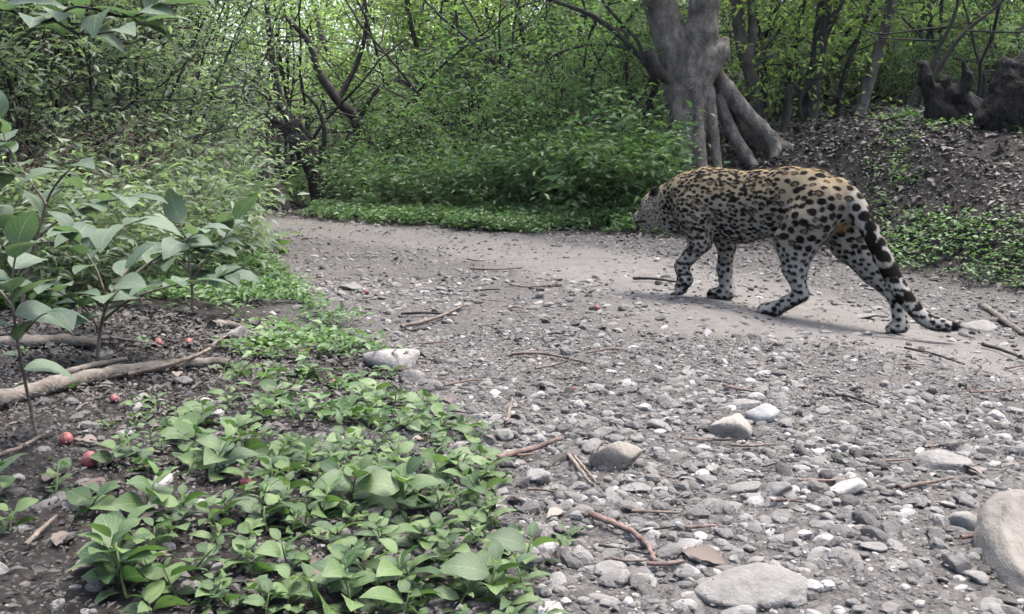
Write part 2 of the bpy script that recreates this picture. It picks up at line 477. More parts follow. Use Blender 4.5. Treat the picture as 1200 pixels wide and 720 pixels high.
# ------------------------------------------------------------------ organic solids: distance fields and surface nets
class Field:
    def __init__(self, lo, hi, vox):
        self.lo = np.array(lo, np.float32); self.vox = vox
        self.n = np.ceil((np.array(hi) - np.array(lo)) / vox).astype(int) + 1
        self.f = np.full(self.n, 1.0, np.float32)
    def _box(self, lo, hi):
        a = np.clip(np.floor((np.array(lo) - self.lo) / self.vox).astype(int), 0, self.n - 1)
        b = np.clip(np.ceil((np.array(hi) - self.lo) / self.vox).astype(int) + 1, 1, self.n)
        sl = tuple(slice(p, q) for p, q in zip(a, b))
        ax = [(self.lo[k] + self.vox * np.arange(a[k], b[k])).astype(np.float32) for k in range(3)]
        return sl, np.meshgrid(*ax, indexing='ij', sparse=True)
    def _blend(self, sl, d, k):
        f = self.f[sl]
        if k <= 0:
            self.f[sl] = np.minimum(f, d)
        else:
            h = np.clip(0.5 + 0.5 * (f - d) / k, 0, 1)
            self.f[sl] = f * (1 - h) + d * h - k * h * (1 - h)
    def cone(self, a, b, ra, rb, k=0.03, sv=1.0):
        """round cone; sv<1 flattens it along local y (about the segment's own mid-line)"""
        a = np.array(a, float); b = np.array(b, float)
        m = max(ra, rb) + k + 3 * self.vox
        sl, (X, Y, Z) = self._box(np.minimum(a, b) - m, np.maximum(a, b) + m)
        ab = b - a; L2 = float((ab ** 2).sum()) + 1e-12
        t = np.clip(((X - a[0]) * ab[0] + (Y - a[1]) * ab[1] + (Z - a[2]) * ab[2]) / L2, 0, 1)
        d = np.sqrt((X - a[0] - t * ab[0]) ** 2 + ((Y - a[1] - t * ab[1]) / sv) ** 2 + (Z - a[2] - t * ab[2]) ** 2) - (ra + (rb - ra) * t)
        self._blend(sl, d * min(1.0, sv + 0.1), k)
    def ell(self, c, r, rot=None, k=0.03):
        c = np.array(c, float); r = np.array(r, float)
        m = r.max() + k + 3 * self.vox
        sl, (X, Y, Z) = self._box(c - m, c + m)
        X = X - c[0]; Y = Y - c[1]; Z = Z - c[2]
        if rot is not None:
            Rm = np.array(rot.transposed())
            X, Y, Z = (Rm[0][0] * X + Rm[0][1] * Y + Rm[0][2] * Z, Rm[1][0] * X + Rm[1][1] * Y + Rm[1][2] * Z, Rm[2][0] * X + Rm[2][1] * Y + Rm[2][2] * Z)
        q = np.sqrt((X / r[0]) ** 2 + (Y / r[1]) ** 2 + (Z / r[2]) ** 2)
        q2 = np.sqrt((X / r[0] ** 2) ** 2 + (Y / r[1] ** 2) ** 2 + (Z / r[2] ** 2) ** 2) + 1e-6
        self._blend(sl, np.maximum(q * (q - 1) / q2, -r.min()), k)
    def chain(self, pts, rad, k=0.03, sv=1.0):
        for (p, q, ra, rb) in zip(pts[:-1], pts[1:], rad[:-1], rad[1:]):
            self.cone(p, q, ra, rb, k, sv)
    def nets(self):
        f = self.f; s = f < 0
        nx, ny, nz = f.shape
        cnt = np.zeros((nx - 1, ny - 1, nz - 1), np.float32)
        acc = np.zeros((nx - 1, ny - 1, nz - 1, 3), np.float32)
        for ax in range(3):
            a0 = [slice(None)] * 3; a1 = [slice(None)] * 3
            a0[ax] = slice(0, -1); a1[ax] = slice(1, None)
            fa, fb = f[tuple(a0)], f[tuple(a1)]
            idx = np.argwhere((fa < 0) != (fb < 0))
            va = fa[tuple(idx.T)]; vb = fb[tuple(idx.T)]
            t = va / (va - vb)
            p = idx.astype(np.float32); p[:, ax] += t
            o1, o2 = [x for x in range(3) if x != ax]
            for d1 in (0, 1):
                for d2 in (0, 1):
                    c = idx.copy(); c[:, o1] -= d1; c[:, o2] -= d2
                    ok = (c >= 0).all(1) & (c < np.array(cnt.shape)).all(1)
                    cc = c[ok]
                    np.add.at(cnt, tuple(cc.T), 1)
                    np.add.at(acc, tuple(cc.T), p[ok])
        used = cnt > 0
        vid = np.full(cnt.shape, -1, np.int64)
        vid[used] = np.arange(used.sum())
        V = acc[used] / cnt[used][:, None] * self.vox + self.lo
        quads = []
        for ax in range(3):
            a0 = [slice(None)] * 3; a1 = [slice(None)] * 3
            a0[ax] = slice(0, -1); a1[ax] = slice(1, None)
            sa, sb = s[tuple(a0)], s[tuple(a1)]
            o1, o2 = (ax + 1) % 3, (ax + 2) % 3
            idx = np.argwhere(sa != sb)
            keep = (idx[:, o1] > 0) & (idx[:, o2] > 0) & (idx[:, o1] < vid.shape[o1]) & (idx[:, o2] < vid.shape[o2])
            idx = idx[keep]
            flip = sa[tuple(idx.T)]
            def g(d1, d2):
                c = idx.copy(); c[:, o1] -= d1; c[:, o2] -= d2
                return vid[tuple(c.T)]
            q = np.stack([g(1, 1), g(0, 1), g(0, 0), g(1, 0)], 1)
            q[~flip] = q[~flip][:, ::-1]
            quads.append(q)
        return V, np.concatenate(quads)

def mesh_normals(V, F):
    n = np.cross(V[F[:, 1]] - V[F[:, 0]], V[F[:, 2]] - V[F[:, 0]])
    if F.shape[1] == 4: n += np.cross(V[F[:, 2]] - V[F[:, 0]], V[F[:, 3]] - V[F[:, 0]])
    N = np.zeros_like(V)
    for k in range(F.shape[1]): np.add.at(N, F[:, k], n)
    return N / (np.linalg.norm(N, axis=1, keepdims=True) + 1e-9)

def relax(V, F, it=2, lam=0.5):
    E = np.concatenate([F[:, [k, (k + 1) % F.shape[1]]] for k in range(F.shape[1])])
    for _ in range(it):
        S = np.zeros_like(V); c = np.zeros(len(V))
        np.add.at(S, E[:, 0], V[E[:, 1]]); np.add.at(c, E[:, 0], 1)
        V = V + lam * (S / np.maximum(c, 1)[:, None] - V)
    return V

def n3(P, sc, seed=0):
    """cheap smooth 3-d noise in -1..1"""
    a = vnoise(P[:, 0] * sc + 13.1, P[:, 1] * sc + P[:, 2] * sc * 0.37, seed)
    b = vnoise(P[:, 1] * sc + 7.7, P[:, 2] * sc + P[:, 0] * sc * 0.29, seed + 1)
    c = vnoise(P[:, 2] * sc + 3.3, P[:, 0] * sc + P[:, 1] * sc * 0.41, seed + 2)
    return (a + b + c) / 1.5 - 1

# ------------------------------------------------------------------ foliage
def unit(a):
    return a / (np.linalg.norm(a, axis=1, keepdims=True) + 1e-9)

T_LEAF_V = np.array([(0, 0, 0), (-0.5, 0.42, 0.10), (0.5, 0.42, 0.10), (0, 0.46, 0.0), (0, 1, -0.12)], float)
T_LEAF_F = np.array([(0, 2, 3), (2, 4, 3), (4, 1, 3), (1, 0, 3)])

def leaf_cloud(rng, P, D, L, width=0.45, up=1.0, jit=0.7):
    """one folded pointed leaf at each P along D with length L; returns V, F, tint"""
    n = len(P)
    D = unit(D)
    N = np.array([0, 0, up]) + rng.normal(0, jit, (n, 3))
    N = unit(N - D * (N * D).sum(1, keepdims=True))
    X = np.cross(D, N)
    t = T_LEAF_V
    L = L[:, None, None]
    V = P[:, None, :] + L * (t[None, :, 0:1] * width * X[:, None, :] + t[None, :, 1:2] * D[:, None, :] + t[None, :, 2:3] * N[:, None, :])
    F = (T_LEAF_F[None] + 5 * np.arange(n)[:, None, None]).reshape(-1, 3)
    clump_shade = np.clip(0.5 + 0.9 * n3(P, 2.2, 71), 0, 1)  # bright clumps and shaded gaps put into the leaf colour
    tint = np.repeat(np.clip(0.45 * rng.random(n) + 0.55 * clump_shade, 0, 1), 5)
    return V.reshape(-1, 3), F, tint

def curve_pts(rng, p, d, length, n, wob, lift):
    pts = [np.array(p, float)]
    d = np.array(d, float); d /= np.linalg.norm(d)
    for i in range(n):
        d = d + rng.normal(0, wob, 3) + np.array([0, 0, lift])
        d /= np.linalg.norm(d)
        pts.append(pts[-1] + d * length / n)
    return pts

def shrub_meshes(name, seed, Hh, Rr, nst, nbr, ntw, leaf, lpt, mat, bark, r0=0.018, start=0.15, width=0.45, wob=0.16, lift=0.05):
    rng = np.random.default_rng(seed)
    mb = MB(); LP = []; LD = []
    for s in range(nst):
        az = 2 * math.pi * (s + rng.random()) / nst
        tl = rng.uniform(0.05, 1.0) * Rr / Hh
        d = np.array([math.cos(az) * tl, math.sin(az) * tl, 1.0])
        base = np.array([math.cos(az), math.sin(az), 0]) * rng.uniform(0, 0.12) * Rr - np.array([0, 0, 0.05])
        hgt = Hh * rng.uniform(0.7, 1.05)
        pts = curve_pts(rng, base, d, hgt, 8, wob * 0.6, 0.0)
        mb.tube(pts, np.linspace(r0 * rng.uniform(0.7, 1.2), r0 * 0.25, 9), 5, caps=False)
        for b in range(nbr):
            t = rng.uniform(start, 1.0) * 8
            k = min(int(t), 7); p = pts[k] + (pts[k + 1] - pts[k]) * (t - k)
            a2 = rng.uniform(0, 2 * math.pi)
            bd = np.array([math.cos(a2), math.sin(a2), rng.uniform(-0.1, 0.8)])
            bl = Rr * rng.uniform(0.35, 0.9) * (1.15 - 0.5 * t / 8)
            bp = curve_pts(rng, p, bd, bl, 5, wob, lift)
            mb.tube(bp, np.linspace(r0 * 0.38, r0 * 0.12, 6), 4, caps=False)
            for w in range(ntw):
                tt = rng.uniform(0.25, 1.0) * 5
                kk = min(int(tt), 4); q = bp[kk] + (bp[kk + 1] - bp[kk]) * (tt - kk)
                wd = unit((bp[kk + 1] - bp[kk])[None])[0] + rng.normal(0, 0.6, 3)
                wl = leaf * rng.uniform(2.5, 6)
                wp = curve_pts(rng, q, wd, wl, 3, wob, -0.03)
                mb.tube(wp, np.linspace(r0 * 0.12, r0 * 0.05, 4), 3, caps=False)
                m = max(2, int(lpt * rng.uniform(0.6, 1.4)))
                for j in range(m):
                    f = (j + 0.6) / m * 3
                    kf = min(int(f), 2)
                    LP.append(wp[kf] + (wp[kf + 1] - wp[kf]) * (f - kf))
                    side = 1 if j % 2 else -1
                    td = unit((wp[kf + 1] - wp[kf])[None])[0]
                    sd = np.cross(td, [0, 0, 1]); sd /= np.linalg.norm(sd) + 1e-6
                    LD.append(td * 0.6 + sd * side * 0.9 + rng.normal(0, 0.3, 3) + np.array([0, 0, -0.15]))
    LP = np.array(LP); LD = np.array(LD)
    L = leaf * rng.uniform(0.6, 1.25, len(LP))
    V, F, tint = leaf_cloud(rng, LP, LD, L, width, 1.0, 0.55)
    foliage = np_mesh(name + '_foliage', V, F, mat, True, {'tint': tint})
    stems = mb.mesh(name + '_stems', bark)
    return stems, foliage

def plant_shrub(name, arch, loc, rz, sc, label, cat, group=None, foliage='foliage'):
    o = empty(name, loc, rz, label, cat, group)
    o.scale = (sc, sc, sc) if not hasattr(sc, '__len__') else sc
    if arch[0]: link('stems', arch[0], o)
    if arch[1]: link(foliage, arch[1], o)
    return o

RN = random.Random(11)
RG = np.random.default_rng(5)

A_HEDGE = [shrub_meshes('hedge', 21 + i, 2.7, 1.15, 9, 11, 6, 0.062, 8, M['leaf_hedge'], M['bark_dark'], 0.016, 0.04, 0.36) for i in range(3)]
A_LUSH = [shrub_meshes('lush', 41 + i, 1.7, 0.95, 8, 8, 5, 0.080, 7, M['leaf_lush'], M['bark_dark'], 0.014, 0.1, 0.40) for i in range(3)]
A_BROAD = [shrub_meshes('broad', 61 + i, 1.0, 0.65, 8, 6, 4, 0.11, 6, M['leaf_cover'], M['stem_green'], 0.010, 0.1, 0.36) for i in range(2)]
A_SAP = [shrub_meshes('sapling', 81 + i, 5.2, 1.5, 3, 13, 7, 0.080, 8, M['leaf_bright'], M['bark_dark'], 0.030, 0.22, 0.42, 0.14, 0.02) for i in range(3)]
A_GLOW = [shrub_meshes('glow', 90 + i, 2.6, 1.3, 6, 9, 6, 0.10, 7, M['leaf_bright'], M['bark_dark'], 0.014, 0.1, 0.45) for i in range(2)]
A_FOOT = [shrub_meshes('foot', 111 + i, 1.0, 0.65, 8, 6, 4, 0.10, 6, M['leaf_hedge'], M['stem_green'], 0.010, 0.1, 0.36) for i in range(2)]
A_BARE = [(shrub_meshes('bare', 121 + i, 3.4, 2.0, 5, 6, 3, 0.09, 2, M['litter'], M['bark_dark'], 0.030, 0.15, 0.4, 0.22, 0.02)[0], None) for i in range(2)]
A_BRUSH = [(shrub_meshes('brush', 95, 1.1, 0.9, 10, 8, 5, 0.05, 2, M['litter'], M['twig_dry'], 0.008, 0.1)[0], None)]
print('archetypes', time.time() - T0)

# ------------------------------------------------------------------ trees built from measured limbs
def limb(mb, pts, r0, r1, seg=7, n=None, rng=None, rough=0.08):
    P = resample([tuple(p) for p in pts], n or max(6, 4 * len(pts)))
    mb.tube(P, np.linspace(r0, r1, len(P)), seg, rough, rng or RN)
    return P

def crown_cloud(name, rng, pts, spread, count, leaf, mat, width=0.42, zs=0.7):
    """clumps of leaves round given points"""
    pts = np.array([tuple(p) for p in pts], float)
    nc = max(4, count // 26)
    cen = pts[rng.integers(0, len(pts), nc)] + rng.normal(0, spread, (nc, 3)) * np.array([1, 1, zs])
    per = 26
    P = np.repeat(cen, per, 0) + rng.normal(0, leaf * 2.2, (nc * per, 3)) * np.array([1, 1, 0.6])
    D = rng.normal(0, 1, (nc * per, 3)) + np.array([0, 0, -0.3])
    L = leaf * rng.uniform(0.6, 1.3, len(P))
    V, F, t = leaf_cloud(rng, P, D, L, width, 1.0, 0.5)
    return np_mesh(name, V, F, mat, True, {'tint': t}), cen

def make_tree(name, label, limbs, Y, bark, crown=None, group=None, cat='tree', base_px=None):
    """limbs: list of (pixel polyline [(x, y[, depth shift])], r0, r1); the first is the trunk, sunk into the ground"""
    p0 = limbs[0][0][0]
    b = at(p0[0], p0[1], Y)
    loc = Vector((b.x, b.y, hz(b.x, b.y)))
    o = empty(name, loc, 0, label, cat, group)
    ends = []
    for i, (pl, r0, r1) in enumerate(limbs):
        pts = [at(q[0], q[1], Y + (q[2] if len(q) > 2 else 0)) - loc for q in pl]
        if i == 0:
            pts = [Vector((pts[0].x, pts[0].y, -0.15))] + pts if pts[0].z > -0.1 else pts
        mb = MB()
        P = limb(mb, pts, r0, r1)
        link('trunk' if i == 0 else 'branch', mb.mesh(name + '_limb', bark), o)
        ends += [Vector(p) for p in P[int(len(P) * .72):]]
    if crown:
        count, leaf, mat, spread, extra = crown
        rng = np.random.default_rng(len(name) + int(p0[0]))
        pts = ends + [at(q[0], q[1], Y + (q[2] if len(q) > 2 else 0)) - loc for q in extra]
        me, cen = crown_cloud(name + '_crown', rng, pts, spread, count, leaf, mat)
        # twigs that carry the clumps
        mb = MB()
        E = np.array([tuple(p) for p in pts])
        for c in cen[:260]:
            k = int(np.argmin(((E - c) ** 2).sum(1)))
            m = (E[k] + c) / 2 + rng.normal(0, 0.05, 3)
            mb.tube([E[k], m, c], [0.008, 0.006, 0.003], 3, caps=False)
        tag(link('twigs', mb.mesh(name + '_twigs', bark), o), kind='stuff')
        link('crown', me, o)
    return o

# the big pale fluted tree on the bank
def big_tree():
    Y = 10.4
    rb = at(820, 205, Y)
    loc = Vector((rb.x, rb.y, hz(rb.x, rb.y)))
    o = empty('buttressed_tree', loc, 0, 'big pale grey fluted tree with a forked trunk and buttress root on the bank', 'tree')
    def q(px, py, dy=0): return np.array(at(px, py, Y + dy) - loc)
    f = Field((-1.0, -0.9, -0.6), (2.2, 0.9, 3.0), 0.024)
    k = 0.05
    # two stems of the fork
    f.chain([q(808, 215), q(808, 150), q(814, 95), q(822, 40), q(828, -20), q(838, -110)], [0.20, 0.175, 0.175, 0.16, 0.15, 0.14], k)
    f.chain([q(800, 150, .05), q(796, 95, .1), q(787, 45, .12), q(772, 0, .15), q(758, -60, .2), q(742, -120, .25)], [0.16, 0.18, 0.18, 0.17, 0.16, 0.15], 0.015)
    # flutes and buttresses
    f.chain([q(796, 110, -.1), q(793, 160, -.12), q(786, 215, -.2), q(780, 245, -.3)], [0.07, 0.07, 0.075, 0.06], 0.04)
    f.chain([q(816, 100, -.16), q(818, 160, -.2), q(822, 210, -.3), q(824, 245, -.4)], [0.06, 0.075, 0.08, 0.07], 0.04)
    f.chain([q(832, 110, -.08), q(836, 160, -.12), q(842, 205, -.2), q(850, 245, -.3)], [0.05, 0.06, 0.065, 0.06], 0.035)
    f.chain([q(802, 130, -.14), q(806, 170, -.2), q(803, 230, -.3)], [0.04, 0.05, 0.05], 0.03)
    # knob of an old limb on the right
    f.chain([q(830, 80, -.05), q(845, 62, -.05), q(850, 48, -.02)], [0.12, 0.085, 0.05], 0.05)
    # great root sweeping to the right
    f.chain([q(836, 84, .05), q(852, 104, .05), q(872, 130, .04), q(893, 152, .02), q(915, 172, 0), q(945, 184, -.05), q(985, 194, -.1)], [0.075, 0.085, 0.085, 0.085, 0.08, 0.07, 0.05], 0.03)
    f.chain([q(842, 118, .05), q(856, 152, .02), q(872, 180, -.05), q(890, 206, -.15)], [0.06, 0.065, 0.065, 0.06], 0.035)
    f.chain([q(846, 104, .3), q(872, 146, .32), q(895, 172, .3), q(905, 205, .3)], [0.08, 0.13, 0.14, 0.14], 0.03)
    f.chain([q(905, 160, -.05), q(908, 180, -.12), q(904, 205, -.25)], [0.07, 0.06, 0.05], 0.03)
    f.chain([q(925, 176, -.05), q(936, 192, -.2), q(944, 205, -.35)], [0.06, 0.05, 0.035], 0.03)
    V, F = f.nets()
    V = relax(V, F, 1)
    N = mesh_normals(V, F)
    P2 = V * np.array([1, 1, 0.35])
    V = V + N * (0.026 * n3(P2 * np.array([1, 1, .4]), 6, 2) + 0.012 * n3(P2 * np.array([1, 1, .5]), 15, 5) + 0.004 * n3(V, 24, 8))[:, None]
    link('trunk', np_mesh('fig_trunk', V, F, M['bark_main']), o)
    # broken dark snag on its left side
    mb = MB(); limb(mb, [q(784, 96, -.1), q(772, 84, -.15), q(764, 70, -.15), q(761, 62, -.12)], 0.05, 0.075, 7); link('snag', mb.mesh('fig_snag', M['bark_dark']), o)
    # crown overhead, out of view, spread wide to shade the bank
    rng = np.random.default_rng(77)
    for pl in (((832, -110), (860, -220, -.6), (900, -330, -1.2)), ((750, -120), (700, -230, .4), (630, -330, .2)), ((832, -110), (830, -260, 1.2), (840, -400, 2))):
        mb = MB(); P = limb(mb, [q(*a) for a in pl], 0.13, 0.05, 8); link('branch', mb.mesh('fig_branch', M['bark_main']), o)
    ends = [q(900, -330, -1.2), q(630, -330, .2), q(840, -400, 2), q(760, -380, 0), q(1000, -300, 0), q(540, -300, .5), q(1000, -330, 2.0), q(700, -420, 1.5), q(1080, -300, 1.5), q(1150, -280, 1.5), q(1200, -280, 2), q(1100, -240, 2.5)]
    me, _ = crown_cloud('fig_crown', rng, ends, 1.1, 11000, 0.13, M['leaf_bright'])
    link('crown', me, o)
big_tree()

# leaning dark tree at the far bend
make_tree('leaning_tree', 'dark crooked many-stemmed tree leaning left over the bend of the track', [
    ([(376, 246), (368, 205), (348, 168), (322, 142), (290, 122), (256, 117)], 0.14, 0.04),
    ([(372, 215, .1), (366, 180, .1), (346, 150, .1), (326, 108, .1), (318, 60, .1), (310, -20, .1)], 0.075, 0.03),
    ([(384, 240, .1), (396, 196, .1), (418, 146, .2), (396, 118, .2), (372, 82, .2), (362, 50, .2), (335, 20, .2)], 0.10, 0.03),
    ([(348, 168), (330, 128, -.1), (300, 104, -.1), (262, 84, -.2)], 0.055, 0.02),
    ([(418, 146, .2), (442, 106, .2), (472, 95, .2), (495, 120, .1), (512, 132, .1)], 0.035, 0.012),
    ([(396, 118, .2), (420, 70, .3), (430, 20, .3), (420, -30, .3)], 0.04, 0.02),
    ([(366, 205, -.1), (380, 170, -.2), (374, 130, -.2), (352, 105, -.3)], 0.04, 0.015),
    ([(360, 190, -.1), (330, 190, -.2), (316, 176, -.2)], 0.03, 0.01)],
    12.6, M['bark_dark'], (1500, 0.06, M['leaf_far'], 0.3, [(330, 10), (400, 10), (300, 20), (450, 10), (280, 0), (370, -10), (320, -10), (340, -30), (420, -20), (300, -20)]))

make_tree('leaning_stump', 'pale broken trunk leaning left beside the dark crooked tree', [
    ([(326, 236), (312, 205), (296, 176), (281, 148)], 0.16, 0.11),
    ([(316, 212, -.1), (300, 184, -.2), (284, 160, -.25), (272, 150, -.3)], 0.05, 0.025)], 12.4, M['bark_pale'])

# trees standing in the understorey
make_tree('slender_tree', 'dark straight tree forking near its top behind the buttress root', [
    ([(944, 176), (949, 130), (955, 85), (962, 40), (968, -20), (975, -120)], 0.10, 0.075),
    ([(958, 60), (972, 30), (986, 0), (1000, -60)], 0.055, 0.035),
    ([(944, 160, -.1), (937, 120, -.15), (950, 95, -.1)], 0.03, 0.02)], 11.3, M['bark_dark'],
    (1200, 0.085, M['leaf_bright'], 0.4, [(1000, -60), (940, -80), (1040, -60), (990, -90)]))
make_tree('slender_tree', 'mottled grey tree leaning right between the dark straight tree and burnt stump', [
    ([(998, 176), (1008, 130), (1020, 90), (1034, 45), (1048, -10), (1062, -100)], 0.08, 0.055)], 11.4, M['bark_pale'],
    (1200, 0.085, M['leaf_bright'], 0.4, [(1080, -60), (1040, -90), (1100, -60), (1060, -80)]))
make_tree('slender_tree', 'thin dark sapling leaning right in front of yellow-green leaves', [
    ([(982, 165), (984, 110), (1000, 60), (1018, 15), (1035, -40)], 0.035, 0.02)], 11.7, M['bark_dark'])
make_tree('slender_tree', 'grey forked tree rising directly behind the great buttress root', [
    ([(893, 178), (890, 150), (884, 105), (874, 70), (866, 30), (862, -30), (856, -110)], 0.085, 0.07),
    ([(876, 76), (882, 40), (880, -10), (884, -60)], 0.06, 0.04),
    ([(874, 70, .1), (905, 45, .1), (925, 18, .1), (950, -10, .2)], 0.028, 0.012),
    ([(874, 74, .1), (915, 62, .1), (950, 38, .2), (975, 22, .2)], 0.026, 0.01),
    ([(880, 90, .1), (898, 55, .15), (912, 10, .2), (918, -30, .2)], 0.024, 0.01)], 11.6, M['bark_pale'],
    (2600, 0.085, M['leaf_bright'], 0.55, [(930, 20), (900, -30), (950, 60), (920, -60)]))
make_tree('dead_sapling', 'short dark snapped sapling beside the end of the buttress root', [
    ([(916, 186), (920, 150), (923, 118), (926, 100)], 0.055, 0.035)], 10.9, M['bark_dark'], cat='stump')
make_tree('arching_tree', 'thin dark tree with branches arching over beside the big fluted trunk', [
    ([(752, 235), (752, 180), (757, 130), (768, 96), (742, 58), (700, 22), (650, 2), (600, -15)], 0.045, 0.018),
    ([(752, 75), (748, 50), (716, 14), (690, -20)], 0.024, 0.012),
    ([(700, 22), (690, 45, .1), (684, 80, .2)], 0.018, 0.008),
    ([(742, 58), (700, 52), (655, 62), (640, 75)], 0.018, 0.008),
    ([(757, 130, .1), (738, 110, .2), (734, 70, .2), (736, 40, .3)], 0.03, 0.018)], 10.6, M['bark_dark'],
    (1500, 0.065, M['leaf_lush'], 0.4, [(660, 40), (700, 70), (640, 20)]))
make_tree('background_tree', 'pale hazy trunk rising behind the lush thicket', [
    ([(690, 200), (690, 120), (686, 60), (690, 0), (700, -120)], 0.11, 0.07)], 15.5, M['bark_pale'],
    (3000, 0.09, M['leaf_bright'], 0.8, [(680, 0), (720, 30), (660, -40), (700, -90)]))
for k, (pl, r0, Yk, lab) in enumerate([
    ([(536, 210), (534, 150), (528, 100), (530, 40), (540, -60)], 0.085, 16.0, 'pale upright twin-stemmed trunk in the middle of the thicket'),
    ([(520, 200), (506, 130), (492, 70), (478, 10), (470, -60)], 0.055, 15.2, 'thin dark trunk leaning left in the middle of the thicket'),
    ([(420, 215), (410, 150), (398, 90), (376, 40), (360, -40)], 0.06, 16.5, 'thin grey trunk leaning left behind the crooked tree'),
    ([(622, 200), (612, 130), (616, 70), (606, 0), (600, -80)], 0.05, 14.4, 'dark crooked trunk hung with bright leaves in the thicket'),
    ([(232, 190), (226, 120), (228, 60), (222, -30)], 0.08, 13.5, 'dim grey trunk standing above the left hedge'),
    ([(1128, 120), (1124, 60), (1132, 10), (1128, -60)], 0.05, 15.0, 'thin trunk in pale leaves behind the burnt stump'),
    ([(1180, 110), (1172, 40), (1160, -40)], 0.07, 17.0, 'hazy grey trunk far behind the charred log')]):
    make_tree('background_tree', lab, [(pl, r0, r0 * 0.6), ([pl[2], (pl[2][0] + 22, pl[2][1] - 40), (pl[2][0] + 30, pl[2][1] - 110)], r0 * 0.5, r0 * 0.2)],
              Yk, M['bark_pale'] if k in (0, 2, 6) else M['bark_dark'],
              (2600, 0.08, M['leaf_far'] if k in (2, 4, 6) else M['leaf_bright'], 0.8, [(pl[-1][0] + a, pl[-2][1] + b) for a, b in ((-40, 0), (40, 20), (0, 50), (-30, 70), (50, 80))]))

# bare branches that rise from behind the burnt stump
make_tree('bare_shrub', 'bare dark branches fanning up right from behind the burnt stump', [
    ([(1076, 132), (1084, 100), (1098, 62), (1118, 20), (1126, -20)], 0.03, 0.016),
    ([(1086, 98), (1108, 66), (1132, 36), (1160, 14), (1185, -10)], 0.026, 0.012),
    ([(1084, 104), (1104, 78), (1120, 52)], 0.022, 0.012),
    ([(1062, 132), (1074, 106), (1086, 96)], 0.035, 0.02),
    ([(1110, 32, -.1), (1070, 36, -.1), (1030, 40, -.1), (1000, 30, -.1)], 0.013, 0.007),
    ([(1132, 36, -.1), (1180, 38, -.1), (1215, 36, -.1)], 0.012, 0.007),
    ([(1104, 48, .1), (1050, 46, .1), (1030, 44, .1)], 0.012, 0.006)], 10.3, M['bark_dark'], cat='shrub')

# burnt stumps on top of the bank
def stump(name, label, Y, chains, vox=0.018, mat='char'):
    b = at(*chains[0][0][0][:2], Y)
    loc = Vector((b.x, b.y, hz(b.x, b.y)))
    o = empty(name, loc, 0, label, 'stump')
    allp = [np.array(at(q[0], q[1], Y + (q[2] if len(q) > 2 else 0)) - loc) for ch, _ in chains for q in ch]
    mr = max(max(r) for _, r in chains) + 0.1
    f = Field(np.min(allp, 0) - mr, np.max(allp, 0) + mr, vox)
    for ch, r in chains:
        f.chain([np.array(at(q[0], q[1], Y + (q[2] if len(q) > 2 else 0)) - loc) for q in ch], r, 0.05)
    V, F = f.nets(); N = mesh_normals(V, F)
    V = V + N * (0.05 * n3(V * np.array([1, 1, .3]), 9, 3) + 0.035 * n3(V * np.array([1, 1, .4]), 22, 6) + 0.015 * n3(V, 40, 9))[:, None]
    link('charred_wood', np_mesh(name, V, F, M[mat]), o)
    return o
stump('burnt_stump', 'charred black curved stump with an upright prong on the bank', 9.6, [
    ([(1100, 130), (1092, 108), (1085, 92), (1082, 76)], [0.10, 0.075, 0.06, 0.025]),
    ([(1096, 122), (1112, 110), (1126, 112), (1140, 124)], [0.08, 0.07, 0.06, 0.08]),
    ([(1106, 108), (1107, 96), (1110, 92)], [0.05, 0.035, 0.015]),
    ([(1124, 112, -.05), (1132, 100, -.05), (1134, 86, -.05), (1129, 72, -.05)], [0.055, 0.05, 0.045, 0.018]),
    ([(1100, 135), (1130, 138), (1160, 140)], [0.12, 0.10, 0.10])])
stump('burnt_log', 'big charred black stump with a blunt prong at the edge of the bank', 9.0, [
    ([(1190, 132), (1196, 108), (1206, 84), (1222, 62)], [0.22, 0.20, 0.16, 0.10]),
    ([(1160, 134), (1170, 112), (1176, 90), (1179, 76)], [0.12, 0.085, 0.062, 0.05]),
    ([(1150, 140), (1190, 145), (1240, 140)], [0.08, 0.16, 0.2])])
print('trees', time.time() - T0)

# ------------------------------------------------------------------ thickets
def shrub_at(px, py, Y, arch, sc, label, name='shrub', group=None, cat='shrub', rz=None, foliage='foliage'):
    p = at(px, py, Y)
    return plant_shrub(name, arch, (p.x, p.y, hz(p.x, p.y) - 0.03), RN.uniform(0, 6.28) if rz is None else rz, sc, label, cat, group, foliage)

GH = 'small-leaved shrubs of the thicket left of the track'
LH = 'dense grey-green small-leaved shrub in the thicket left of the track'
hedge = [(-60, 6.2, 1.0), (10, 5.4, 0.95), (85, 6.0, 1.0), (150, 6.8, 1.05), (190, 7.8, 0.95), (60, 7.6, 1.25), (0, 7.4, 1.3), (140, 8.8, 1.25), (180, 9.4, 1.0), (-110, 5.0, 1.0), (80, 10.2, 1.5), (120, 11.2, 1.4), (10, 9.6, 1.5), (235, 10.4, 0.6), (90, 13.0, 1.6), (40, 12.6, 1.7)]
for i, (px, Y, sc) in enumerate(hedge):
    shrub_at(px, 250, Y, A_HEDGE[i % 3], sc, LH, 'thicket_shrub', GH)

